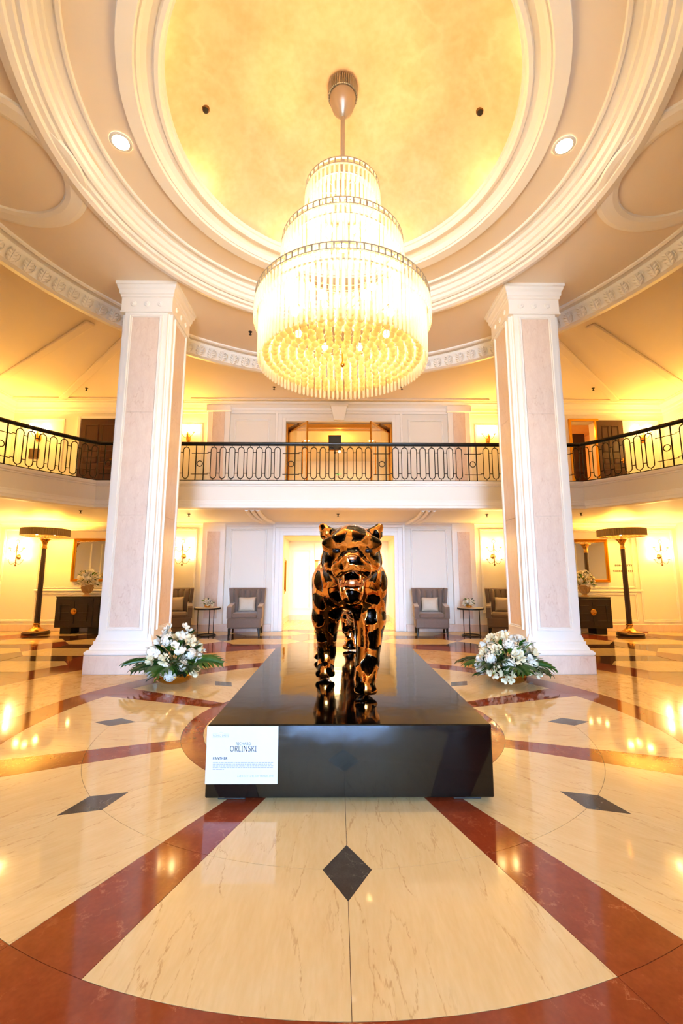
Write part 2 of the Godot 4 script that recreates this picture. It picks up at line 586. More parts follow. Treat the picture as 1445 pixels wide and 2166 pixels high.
func build_ceiling():
	var c := struct("ceiling")
	var mb := MB.new()
	var n := 96
	for i in n:
		var q := []
		for k in 2:
			var a := TAU * (i + k) / n
			var d := Vector2(cos(a), sin(a))
			var far := 1e9
			if absf(d.x) > 1e-6:
				far = minf(far, 9.0 / absf(d.x))
			if absf(d.y) > 1e-6:
				far = minf(far, (12.2 if d.y > 0 else 7.4) / absf(d.y))
			q.append(d * 3.04)
			q.append(d * far)
		mb.quad(Vector3(q[0].x, HC, q[0].y), Vector3(q[1].x, HC, q[1].y), Vector3(q[3].x, HC, q[3].y), Vector3(q[2].x, HC, q[2].y))
		mb.quad(Vector3(q[0].x, HC + 0.2, q[0].y), Vector3(q[2].x, HC + 0.2, q[2].y), Vector3(q[3].x, HC + 0.2, q[3].y), Vector3(q[1].x, HC + 0.2, q[1].y))
	part("flat_panel", mb.mesh(), M.ceiling_paint, c)
	# stepped ring of mouldings up to the dome
	var prof := [Vector2(3.07, 5.66), Vector2(3.07, 5.605), Vector2(3.0, 5.585), Vector2(2.95, 5.60), Vector2(2.935, 5.63), Vector2(2.89, 5.635), Vector2(2.875, 5.67), Vector2(2.84, 5.66), Vector2(2.81, 5.68), Vector2(2.80, 5.725), Vector2(2.77, 5.735), Vector2(2.755, 5.80), Vector2(2.72, 5.805), Vector2(2.71, 5.85), Vector2(2.64, 5.86), Vector2(2.63, 5.84), Vector2(2.60, 5.84), Vector2(2.59, 5.87)]
	mb = MB.new()
	mb.lathe(prof, 128, Transform3D.IDENTITY, true)
	part("ring_moulding", mb.mesh(), M.trim_paint, c)
	mb = MB.new()
	mb.lathe([Vector2(2.59, 5.87), Vector2(2.20, 5.87)], 128)
	part("ring_panel", mb.mesh(), M.ceiling_paint, c)
	mb = MB.new()
	mb.lathe([Vector2(2.20, 5.87), Vector2(2.195, 5.815), Vector2(2.06, 5.815), Vector2(2.045, 5.84), Vector2(2.03, 5.835), Vector2(2.0, 5.89), Vector2(1.95, 5.925), Vector2(1.90, 5.92), Vector2(1.885, 5.895), Vector2(1.85, 5.89), Vector2(1.83, 5.91), Vector2(1.82, 5.95), Vector2(1.80, 5.955), Vector2(1.795, 6.0), Vector2(1.83, 6.01), Vector2(1.85, 5.97), Vector2(2.12, 5.97)], 128, Transform3D.IDENTITY, true)
	part("cove_moulding", mb.mesh(), M.trim_paint, c)
	prof = []
	for k in 17:
		var a := PI / 2 * k / 16
		prof.append(Vector2(maxf(2.12 * cos(a), 0.0) if k < 16 else 0.0, 5.97 + 0.65 * sin(a)))
	mb = MB.new()
	mb.lathe(prof, 96)
	part("dome", mb.mesh(), M.dome_paint, c)
	box_part("roof", Vector3(0, 6.9, 0), Vector3(5.6, 0.15, 5.6), M.ceiling_paint, c)
	for s in [[Vector3(2.8, 6.4, 0), Vector3(0.15, 1.2, 5.6)], [Vector3(-2.8, 6.4, 0), Vector3(0.15, 1.2, 5.6)], [Vector3(0, 6.4, 2.8), Vector3(5.6, 1.2, 0.15)], [Vector3(0, 6.4, -2.8), Vector3(5.6, 1.2, 0.15)]]:
		box_part("roof_side", s[0], s[1], M.ceiling_paint, c)
	# carved frieze: a dropped circular beam with leaves on its sloping face
	mb = MB.new()
	mb.lathe([Vector2(4.36, 5.655), Vector2(4.36, 5.625), Vector2(4.39, 5.61), Vector2(4.42, 5.625), Vector2(4.43, 5.64), Vector2(4.50, 5.63), Vector2(4.515, 5.59), Vector2(4.55, 5.54), Vector2(4.58, 5.46), Vector2(4.60, 5.42), Vector2(4.66, 5.40), Vector2(4.76, 5.42), Vector2(4.80, 5.655)], 144, Transform3D.IDENTITY, true)
	var fr := part("frieze", mb.mesh(), M.trim_paint, c)
	mb = MB.new()
	for s in [-1.0, 1.0]:
		for k in 4:
			var y0 := -0.075 + k * 0.042
			var wid := 0.075 * (1.0 - 0.5 * absf(k - 1.2) / 3.0)
			mb.tri(Vector3(0, y0 - 0.02, 0.02), Vector3(s * wid, y0 + 0.035, 0.03 + 0.012 * (k % 2)), Vector3(0, y0 + 0.035, 0.024))
			mb.tri(Vector3(0, y0 - 0.02, 0.02), Vector3(s * wid * 0.9, y0 + 0.0, 0.004), Vector3(s * wid, y0 + 0.035, 0.03 + 0.012 * (k % 2)))
	mb.tube([Vector3(0, -0.09, 0.015), Vector3(0, 0.0, 0.035), Vector3(0, 0.085, 0.045)], [0.006, 0.010, 0.006], 5)
	mb.tube([Vector3(0.075, -0.06, 0.012), Vector3(0.095, 0.0, 0.03), Vector3(0.085, 0.06, 0.03), Vector3(0.06, 0.05, 0.03)], 0.008, 4)
	var leafm := mb.mesh()
	for k in 130:
		var a := TAU * (k + 0.5) / 130
		if sin(a) > 0.45:
			continue
		var d := Vector3(cos(a), 0, sin(a))
		var nrm := (-d * 0.95 - Vector3.UP * 0.5).normalized()
		var side := Vector3.UP.cross(nrm).normalized()
		part("carved_leaf", leafm, M.trim_paint, fr, d * 4.548 + Vector3(0, 5.50, 0), Basis(side, nrm.cross(side).normalized(), nrm))
	# round frames at both sides, and the ribs of the aisle ceiling
	for s in [-1.0, 1.0]:
		mb = MB.new()
		mb.lathe([Vector2(0.90, 5.652), Vector2(0.89, 5.625), Vector2(0.84, 5.612), Vector2(0.72, 5.612), Vector2(0.67, 5.625), Vector2(0.66, 5.652)], 64, Transform3D(Basis.IDENTITY, Vector3(3.74 * s, 0, 0)), true)
		part("round_frame", mb.mesh(), M.trim_paint, c)
		for l in [[Vector2(4.36, -3.02), Vector2(7.9, -5.45)], [Vector2(3.95, -3.5), Vector2(6.86, -6.3)]]:
			var a := Vector3(l[0].x * s, HC - 0.018, l[0].y)
			var b := Vector3(l[1].x * s, HC - 0.018, l[1].y)
			mb = MB.new()
			var bs := Basis.looking_at(b - a)
			mb.box(Vector3.ZERO, Vector3(0.16, 0.05, (b - a).length()), 0.015, Transform3D(bs, (a + b) / 2))
			part("ceiling_rib", mb.mesh(), M.ceiling_paint, c)
		box_part("edge_rib", Vector3(6.0 * s, HC - 0.018, -6.3), Vector3(4.2, 0.05, 0.06), M.ceiling_paint, c, 0.012)
	box_part("edge_rib", Vector3(0, HC - 0.018, -6.3), Vector3(7.4, 0.05, 0.06), M.ceiling_paint, c, 0.012)
	# unseen lamps, hidden on the ledge to light the dome
	mb = MB.new()
	mb.tube([Vector3(-0.26, 0, 0), Vector3(0.26, 0, 0)], 0.016, 8)
	var tm := mb.mesh()
	mb = MB.new()
	mb.box(Vector3(0, -0.022, 0), Vector3(0.56, 0.02, 0.05), 0.005)
	var hm := mb.mesh()
	for k in 8:
		var a := TAU * (k + 0.5) / 8
		var t := thing("unseen_cove_light", "unseen tube lamp hidden on the ledge, lighting the dome", "lamp", Vector3(cos(a), 0, sin(a)) * 1.97 + Vector3(0, 6.005, 0), PI / 2 - a, "cove lights under the dome")
		part("light_tube", tm, M.cove_tube, t)
		part("holder", hm, M.white_metal, t)
		omni(Vector3(0, 0.06, -0.02), 0.055, Color(1.0, 0.82, 0.58), 0.04, t)


# ------------------------------------------------------------------ walls
func frame_mesh(w: float, h: float, t := 0.05, d := 0.025) -> ArrayMesh:
	var mb := MB.new()
	var p := PackedVector2Array([Vector2(-w / 2, -h / 2), Vector2(w / 2, -h / 2), Vector2(w / 2, h / 2), Vector2(-w / 2, h / 2)])
	var rows := []
	var prof := [Vector2(0, 0), Vector2(0.006, d), Vector2(t * 0.35, d), Vector2(t * 0.5, d * 0.5), Vector2(t * 0.8, d * 0.8), Vector2(t, 0)]
	for i in 4:
		var row := []
		var sg := Vector2(signf(p[i].x), signf(p[i].y))
		for q in prof:
			row.append(Vector3(p[i].x - sg.x * q.x, p[i].y - sg.y * q.x, q.y))
		rows.append(row)
	for i in 4:
		for k in prof.size() - 1:
			mb.quad(rows[i][k], rows[i][k + 1], rows[(i + 1) % 4][k + 1], rows[(i + 1) % 4][k])
	return mb.mesh()

func panel(parent: Node, x0: float, x1: float, y0: float, y1: float, z: float, t := 0.05):
	part("panel_moulding", frame_mesh(x1 - x0, y1 - y0, t), M.trim_paint, parent, Vector3((x0 + x1) / 2, (y0 + y1) / 2, z))

func cornice(parent: Node, called: String, pts: Array, y: float, h: float, depth: float, mt: Material):
	var mb := MB.new()
	var path := PackedVector2Array()
	for p in pts:
		path.append(p)
	mb.sweep(path, [Vector2(0.0, y - h), Vector2(depth * 0.18, y - h), Vector2(depth * 0.18, y - h * 0.8), Vector2(depth * 0.3, y - h * 0.72), Vector2(depth * 0.35, y - h * 0.5), Vector2(depth * 0.6, y - h * 0.3), Vector2(depth * 0.85, y - h * 0.22), Vector2(depth * 0.9, y - h * 0.08), Vector2(depth, y - h * 0.05), Vector2(depth, y)])
	part(called, mb.mesh(), mt, parent)

func build_walls():
	var wl: Material = M.plaster
	var w := struct("wall_back")
	var ox := -0.03
	var oh := 1.345
	var t := 0.26
	var zc := ZW - t / 2
	box_part("masonry", Vector3((ox - oh - 8.6) / 2, 2.95, zc), Vector3(8.6 + ox - oh, 5.9, t), wl, w)
	box_part("masonry", Vector3((ox + oh + 5.83) / 2, 2.95, zc), Vector3(5.83 - ox - oh, 5.9, t), wl, w)
	box_part("masonry", Vector3((6.48 + 8.6) / 2, 2.95, zc), Vector3(8.6 - 6.48, 5.9, t), wl, w)
	box_part("masonry", Vector3((5.83 + 6.48) / 2, HG / 2, zc), Vector3(0.65, HG, t), wl, w)
	box_part("masonry", Vector3((5.83 + 6.48) / 2, 5.55, zc), Vector3(0.65, 0.7, t), wl, w)
	box_part("masonry", Vector3(ox, (2.27 + HG) / 2, zc), Vector3(2 * oh, HG - 2.27, t), wl, w)
	box_part("masonry", Vector3(ox, (5.16 + 5.9) / 2, zc), Vector3(2 * oh, 0.74, t), wl, w)
	for up in 2:
		var y0 := HG if up else 0.0
		var top := HC if up else HS
		var dh := 5.16 if up else 2.27
		# casing of the opening, three fascias
		for q in [[0.0, 0.09, 0.05], [0.09, 0.20, 0.035], [0.20, 0.26, 0.06]]:
			var a: float = oh + q[0]
			var b: float = oh + q[1]
			var mb := MB.new()
			mb.box(Vector3(ox - (a + b) / 2, (y0 + dh + q[1]) / 2, ZW + q[2] / 2), Vector3(b - a, dh + q[1] - y0, q[2]), 0.006)
			mb.box(Vector3(ox + (a + b) / 2, (y0 + dh + q[1]) / 2, ZW + q[2] / 2), Vector3(b - a, dh + q[1] - y0, q[2]), 0.006)
			mb.box(Vector3(ox, dh + (q[0] + q[1]) / 2, ZW + q[2] / 2), Vector3(2 * a, q[1] - q[0], q[2]), 0.006)
			part("door_casing", mb.mesh(), M.trim_paint, w)
		for s in [-1.0, 1.0]:
			# pilaster with a rose stone strip
			var px: float = ox + s * 3.03
			var ph: float = top - y0 - 0.02
			box_part("pilaster", Vector3(px, y0 + ph / 2, ZW + 0.045), Vector3(0.56, ph, 0.09), M.trim_paint, w, 0.01)
			box_part("stone_strip", Vector3(px, y0 + 0.30 + (ph - 0.5) / 2, ZW + 0.088), Vector3(0.31, ph - 0.5, 0.03), M.rose_stone, w, 0.004)
			if up:
				box_part("pilaster_cap", Vector3(px, top - 0.17, ZW + 0.06), Vector3(0.64, 0.18, 0.15), M.trim_paint, w, 0.02)
			# tall panels either side of the opening, and at the sconces
			panel(w, minf(px - s * 0.38, ox + s * 1.75), maxf(px - s * 0.38, ox + s * 1.75), y0 + 0.42, top - (0.42 if up else 0.14), ZW + 0.001)
			panel(w, minf(px + s * 0.42, px + s * 1.42), maxf(px + s * 0.42, px + s * 1.42), y0 + 0.42, top - (0.55 if up else 0.14), ZW + 0.001)
			if up == 0:
				panel(w, minf(s * 4.8, s * 7.15), maxf(s * 4.8, s * 7.15), 1.0, HS - 0.16, ZW + 0.001)
				panel(w, minf(s * 4.8, s * 7.15), maxf(s * 4.8, s * 7.15), 0.22, 0.9, ZW + 0.001)
				panel(w, minf(s * 7.25, s * 8.15), maxf(s * 7.25, s * 8.15), 0.22, HS - 0.16, ZW + 0.001)
				box_part("chair_rail", Vector3(s * 6.0, 0.95, ZW + 0.02), Vector3(2.6, 0.05, 0.04), M.trim_paint, w, 0.01)
			else:
				panel(w, minf(s * 6.95, s * 8.1), maxf(s * 6.95, s * 8.1), y0 + 0.42, 5.22, ZW + 0.001)
	cornice(w, "upper_cornice", [Vector2(XW, ZW), Vector2(-XW, ZW)], HC, 0.28, 0.20, M.trim_paint)
	cornice(w, "lower_cornice", [Vector2(XW, ZW), Vector2(-XW, ZW)], HS, 0.12, 0.10, M.trim_paint)
	# keystone over the upper doors
	var kb := MB.new()
	for i in 1:
		var q := [Vector2(-0.13, 5.18), Vector2(0.13, 5.18), Vector2(0.20, 5.50), Vector2(-0.20, 5.50)]
		var a := []
		for k in 4:
			a.append(Vector3(q[k].x, q[k].y, ZW + 0.01))
			a.append(Vector3(q[k].x, q[k].y, ZW + (0.12 if k < 2 else 0.22)))
		for k in 4:
			kb.quad(a[k * 2], a[((k + 1) % 4) * 2], a[((k + 1) % 4) * 2 + 1], a[k * 2 + 1])
		kb.quad(a[1], a[3], a[5], a[7])
		kb.box(Vector3(0, 5.53, ZW + 0.13), Vector3(0.46, 0.06, 0.26), 0.012)
	part("keystone", kb.mesh(), M.trim_paint, w, Vector3(ox, 0, 0))
	var bb := struct("baseboard_back")
	for s in [[-8.25, ox - oh - 0.26], [ox + oh + 0.26, 8.25]]:
		box_part("stone_skirting", Vector3((s[0] + s[1]) / 2, 0.085, ZW + 0.055), Vector3(s[1] - s[0], 0.17, 0.11), M.rose_stone, bb, 0.01)
	# side walls
	for s in [-1.0, 1.0]:
		var sw := struct("wall_left" if s < 0 else "wall_right")
		box_part("masonry", Vector3(s * (XW + 0.15), 2.95, -0.2), Vector3(0.3, 5.9, 13.2), wl, sw)
		cornice(sw, "upper_cornice", [Vector2(s * XW, -6.6 if s < 0 else 6.1), Vector2(s * XW, 6.1 if s < 0 else -6.6)] if s > 0 else [Vector2(s * XW, -6.6), Vector2(s * XW, 6.1)], HC, 0.28, 0.20, M.trim_paint)
		for k in 4:
			for y in [[0.22, 2.4], [3.5, 5.22]]:
				var o := part("panel_moulding", frame_mesh(1.5, y[1] - y[0]), M.trim_paint, sw, Vector3(s * (XW - 0.001), (y[0] + y[1]) / 2, -5.4 + k * 2.1))
				o.rotation.y = -s * PI / 2
	# unseen entrance wall and glazing; the passage is narrowed to confine the daylight
	var wf := struct("wall_front")
	for s in [-1.0, 1.0]:
		box_part("masonry", Vector3(s * 5.3, 2.95, 6.35), Vector3(6.5, 5.9, 0.3), wl, wf)
		box_part("unseen_passage_side", Vector3(s * 2.2, 2.95, 11.85), Vector3(0.3, 5.9, 10.8), wl, wf)
		box_part("door_pier", Vector3(s * 2.2, 2.95, 17.1), Vector3(0.3, 5.9, 0.3), wl, wf)
	box_part("passage_ceiling", Vector3(0, 5.35, 11.85), Vector3(4.6, 0.2, 10.9), wl, wf)
	box_part("door_head", Vector3(0, 5.4, 17.1), Vector3(4.2, 1.0, 0.3), wl, wf)
	var win := struct("window_1")
	for k in 4:
		box_part("pane", Vector3(-1.53 + k * 1.02, 2.42, 17.12), Vector3(0.98, 4.82, 0.012), M.pane, win)
	for k in 5:
		box_part("mullion", Vector3(-2.04 + k * 1.02, 2.42, 17.12), Vector3(0.05, 4.85, 0.07), M.brass, win, 0.008)
	box_part("transom", Vector3(0, 2.5, 17.12), Vector3(4.1, 0.06, 0.07), M.brass, win, 0.008)
	# passage seen through the lower opening
	var cw := struct("wall_corridor")
	var zf := ZW - t
	for s in [-1.0, 1.0]:
		box_part("side", Vector3(ox + s * 1.62, 1.2, (zf - 11.1) / 2), Vector3(0.2, 2.5, 11.1 + zf), M.trim_paint, cw)
		box_part("skirting", Vector3(ox + s * 1.51, 0.07, (zf - 9.6) / 2), Vector3(0.02, 0.14, 9.6 + zf), M.rose_stone, cw)
		box_part("end_pier", Vector3(ox + s * 1.14, 1.2, -9.6), Vector3(0.8, 2.5, 0.2), M.trim_paint, cw)
		panel(cw, minf(ox + s * 0.86, ox + s * 1.44), maxf(ox + s * 0.86, ox + s * 1.44), 0.3, 2.1, -9.499)
		box_part("pier_skirting", Vector3(ox + s * 1.13, 0.07, -9.49), Vector3(0.76, 0.14, 0.02), M.rose_stone, cw)
	box_part("end_head", Vector3(ox, 2.12, -9.6), Vector3(1.5, 0.66, 0.2), M.trim_paint, cw)
	box_part("end_wall", Vector3(ox, 1.2, -11.2), Vector3(3.4, 2.5, 0.2), M.dome_paint, cw)
	box_part("soffit", Vector3(ox, 2.42, (zf - 11.2) / 2), Vector3(3.4, 0.1, 11.2 + zf), M.ceiling_paint, cw)
	box_part("soffit_edge", Vector3(ox, 2.335, -6.95), Vector3(2.9, 0.1, 0.12), M.trim_paint, cw, 0.02)
	for k in 3:  # lamps out of view, placed to light the passage
		var l := thing("unseen_corridor_light", ["unseen ceiling lamp lighting the passage, nearest the lobby", "unseen ceiling lamp lighting the passage midway along", "unseen ceiling lamp lighting the space past the inner doorway"][k], "lamp", Vector3(ox, 2.365, [-7.6, -8.8, -10.4][k]), 0, "unseen passage ceiling lights")
		box_part("light_diffuser", Vector3(0, -0.012, 0), Vector3(0.44, 0.02, 0.44), M.room_light, l, 0.006)
		box_part("frame", Vector3(0, -0.004, 0), Vector3(0.5, 0.016, 0.5), M.white_metal, l, 0.004)
		area(Vector3(0, -0.03, 0), Vector3.DOWN, Vector2(0.44, 0.44), 90.0, Color(1.0, 0.83, 0.52), l)
	# room behind the upper glass doors
	var uw := struct("wall_upper_room")
	for s in [-1.0, 1.0]:
		box_part("side", Vector3(ox + s * 2.3, 4.2, -8.9), Vector3(0.2, 2.4, 4.1), M.plaster, uw)
	box_part("end", Vector3(ox, 4.2, -10.9), Vector3(4.8, 2.4, 0.2), M.plaster, uw)
	box_part("upper_floor", Vector3(ox, HG - 0.1, -8.9), Vector3(4.8, 0.2, 4.1), M.gold_cream, uw)
	box_part("upper_soffit", Vector3(ox, 5.30, -8.9), Vector3(4.8, 0.1, 4.1), M.plaster, uw)
	for s in [-1.0, 1.0]:
		var l := thing("recessed_light", "round recessed lamp in upper room, %s of the hanging lamp" % ("left" if s < 0 else "right"), "lamp", Vector3(ox + s * 0.95, 5.248, -8.45), 0, "upper room downlights")
		var lm := MB.new()
		lm.lathe([Vector2(0.0, -0.008), Vector2(0.075, -0.008)], 20)
		part("light_disc", lm.mesh(), M.room_light, l)
		lm = MB.new()
		lm.lathe([Vector2(0.075, -0.01), Vector2(0.10, -0.012), Vector2(0.105, 0.0)], 20)
		part("trim_ring", lm.mesh(), M.white_metal, l)
		var sp := area(Vector3(0, -0.02, 0), Vector3.DOWN, Vector2(0.14, 0.14), 600.0, Color(1.0, 0.87, 0.60), l)
		sp.name = "beam"


# ------------------------------------------------------------------ gallery
func gallery_edge() -> PackedVector2Array:
	# walked from right to left so that «outwards» points into the lobby
	var p := PackedVector2Array()
	var R := 6.4
	var zc := 4.3
	p.append(Vector2(R, 6.2))
	p.append(Vector2(R, 3.0))
	var a1 := asin(zc / R)
	for i in 19:
		var a := a1 * i / 18
		p.append(Vector2(R * cos(a), -R * sin(a)))
	for i in range(18, -1, -1):
		var a := a1 * i / 18
		p.append(Vector2(-R * cos(a), -R * sin(a)))
	p.append(Vector2(-R, 3.0))
	p.append(Vector2(-R, 6.2))
	return p

func along(path: PackedVector2Array, s: float) -> Array:
	for i in path.size() - 1:
		var l := path[i].distance_to(path[i + 1])
		if s <= l or i == path.size() - 2:
			var d := (path[i + 1] - path[i]).normalized()
			return [path[i] + d * s, d]
		s -= l
	return []

func build_gallery():
	var edge := gallery_edge()
	var g := struct("floor_gallery")
	var poly := edge.duplicate()
	poly.append(Vector2(-XW + 0.003, 6.2))
	poly.append(Vector2(-XW + 0.003, ZW + 0.003))
	poly.append(Vector2(XW - 0.003, ZW + 0.003))
	poly.append(Vector2(XW - 0.003, 6.2))
	var mb := MB.new()
	mb.prism(poly, HS, HG)
	part("slab", mb.mesh(), M.plaster, g)
	mb = MB.new()
	mb.sweep(edge, [Vector2(0.0, HG + 0.02), Vector2(0.05, HG + 0.02), Vector2(0.06, HG - 0.01), Vector2(0.05, HG - 0.04), Vector2(0.02, HG - 0.05), Vector2(0.02, HG - 0.07), Vector2(0.0, HG - 0.08)])
	part("top_moulding", mb.mesh(), M.trim_paint, g)
	mb = MB.new()
	mb.sweep(edge, [Vector2(0.0, HS + 0.16), Vector2(0.015, HS + 0.155), Vector2(0.02, HS + 0.13), Vector2(0.04, HS + 0.12), Vector2(0.05, HS + 0.06), Vector2(0.08, HS + 0.04), Vector2(0.085, HS - 0.005), Vector2(0.0, HS - 0.02), Vector2(-0.12, HS - 0.02), Vector2(-0.14, HS)])
	part("bottom_moulding", mb.mesh(), M.trim_paint, g)
	# folds of plaster across the soffit on both sides of the passage
	for s in [-1.0, 1.0]:
		for k in 3:
			var x: float = s * (1.62 + 0.11 * k)
			mb = MB.new()
			var path := []
			for i in 13:
				var u := i / 12.0
				path.append(Vector3(x + s * 0.05 * sin(u * PI), HS - 0.0 - 0.03 * sin(u * PI), lerpf(-4.42, -6.6, u)))
			mb.tube(path, 0.045, 8)
			part("soffit_fold", mb.mesh(), M.trim_paint, g)
	build_railing(edge)

func loop_mesh(w: float, h: float, r: float) -> ArrayMesh:
	var path := []
	for i in 9:
		var a := PI * i / 8
		path.append(Vector3(w / 2 * cos(a), h / 2 - w / 2 + w / 2 * sin(a), 0))
	for i in 9:
		var a := PI + PI * i / 8
		path.append(Vector3(w / 2 * cos(a), -h / 2 + w / 2 + w / 2 * sin(a), 0))
	var mb := MB.new()
	mb.tube(path, r, 6, true)
	mb.tube([Vector3(0, h / 2 - 0.004, 0), Vector3(0, h / 2 + 0.03, 0)], r * 0.8, 5)
	mb.tube([Vector3(0, -h / 2 + 0.004, 0), Vector3(0, -h / 2 - 0.03, 0)], r * 0.8, 5)
	for y in [0.5 * h - 0.105, -0.5 * h + 0.105]:
		mb.tube([Vector3(w / 2, y, 0), Vector3(0.1975 - w / 2, y, 0)], r * 0.8, 5)
	return mb.mesh()

func build_railing(edge: PackedVector2Array):
	var r := thing("balcony_railing", "black wrought iron railing of oval loops along the gallery edge", "railing")
	var inner := PackedVector2Array()
	for i in edge.size():
		var d := (edge[mini(i + 1, edge.size() - 1)] - edge[maxi(i - 1, 0)]).normalized()
		inner.append(edge[i] - Vector2(d.y, -d.x) * 0.04)
	# only the stretch in front of the camera is railed with loops; it runs on behind
	var top := []
	var low := []
	var total := 0.0
	for i in inner.size():
		top.append(Vector3(inner[i].x, 3.885, inner[i].y))
		low.append(Vector3(inner[i].x, 3.125, inner[i].y))
		if i:
			total += inner[i].distance_to(inner[i - 1])
	var mb := MB.new()
	mb.sweep(inner, [Vector2(-0.03, 3.868), Vector2(-0.034, 3.885), Vector2(-0.02, 3.905), Vector2(0.02, 3.905), Vector2(0.034, 3.885), Vector2(0.03, 3.868), Vector2(-0.03, 3.868)])
	part("handrail", mb.mesh(), M.handrail, r)
	mb = MB.new()
	mb.sweep(inner, [Vector2(-0.012, 3.835), Vector2(-0.012, 3.868), Vector2(0.012, 3.868), Vector2(0.012, 3.835), Vector2(-0.012, 3.835)])
	part("top_bar", mb.mesh(), M.black_iron, r)
	mb = MB.new()
	mb.sweep(inner, [Vector2(-0.014, 3.118), Vector2(-0.014, 3.142), Vector2(0.014, 3.142), Vector2(0.014, 3.118), Vector2(-0.014, 3.118)])
	part("bottom_bar", mb.mesh(), M.black_iron, r)
	var lm := loop_mesh(0.128, 0.632, 0.0095)
	mb = MB.new()
	mb.box(Vector3(0, 3.49, 0), Vector3(0.020, 0.74, 0.020), 0.003)
	var pm := mb.mesh()
	mb = MB.new()
	mb.lathe([Vector2(0.008, 3.09), Vector2(0.014, 3.095), Vector2(0.008, 3.12)], 8)
	var fm := mb.mesh()
	mb = MB.new()
	var ring := []
	for i in 16:
		ring.append(Vector3(0.055 * cos(TAU * i / 16), 0.055 * sin(TAU * i / 16), 0))
	mb.tube(ring, 0.009, 6, true)
	for y in [0.21, -0.21]:
		mb.tube([Vector3(-0.165, y + 0.0, 0), Vector3(0.165, y + 0.0, 0)], 0.0075, 5)
	var cm := mb.mesh()
	# bays of eight loops between double posts; bay centres follow the photograph
	var mid := total / 2 + 0.082
	var bay := 1.793
	for b in range(-5, 5):
		for k in 10:
			var s: float = mid + (b * bay) + (k - 4.5) * 0.1975 * 0.907 + bay / 2 - bay / 2
			if s < 0.4 or s > total - 0.4:
				continue
			if k == 0 or k == 9:
				continue
			var q := along(inner, s)
			var an := atan2(-q[1].y, q[1].x)
			if q[0].y > 3.2:
				continue
			part("oval_loop", lm, M.black_iron, r, Vector3(q[0].x, 3.49, q[0].y), Basis(Vector3.UP, an) * Basis.from_scale(Vector3(0.907, 1, 1)))
		var sc := mid + (b + 0.5) * bay
		if sc < 0.4 or sc > total - 0.4:
			continue
		var qc := along(inner, sc)
		if qc[0].y > 3.2:
			continue
		var ac := atan2(-qc[1].y, qc[1].x)
		part("ring_ornament", cm, M.black_iron, r, Vector3(qc[0].x, 3.47, qc[0].y), Basis(Vector3.UP, ac))
		for e in [-0.078, 0.078]:
			var qp := along(inner, sc + e)
			var po := part("post", pm, M.black_iron, r, Vector3(qp[0].x, 0, qp[0].y), Basis(Vector3.UP, ac))
			part("post_foot", fm, M.black_iron, po)


# ------------------------------------------------------------------ columns
func cross_section(h: float, arm: float) -> PackedVector2Array:
	# a square with notched corners
	return PackedVector2Array([Vector2(-arm, -h), Vector2(arm, -h), Vector2(arm, -arm - (h - arm) * 0.0), Vector2(h, -arm), Vector2(h, arm), Vector2(arm, arm), Vector2(arm, h), Vector2(-arm, h), Vector2(-arm, arm), Vector2(-h, arm), Vector2(-h, -arm), Vector2(-arm, -arm)])

func square_path(h: float) -> PackedVector2Array:
	return PackedVector2Array([Vector2(-h, -h), Vector2(h, -h), Vector2(h, h), Vector2(-h, h)])

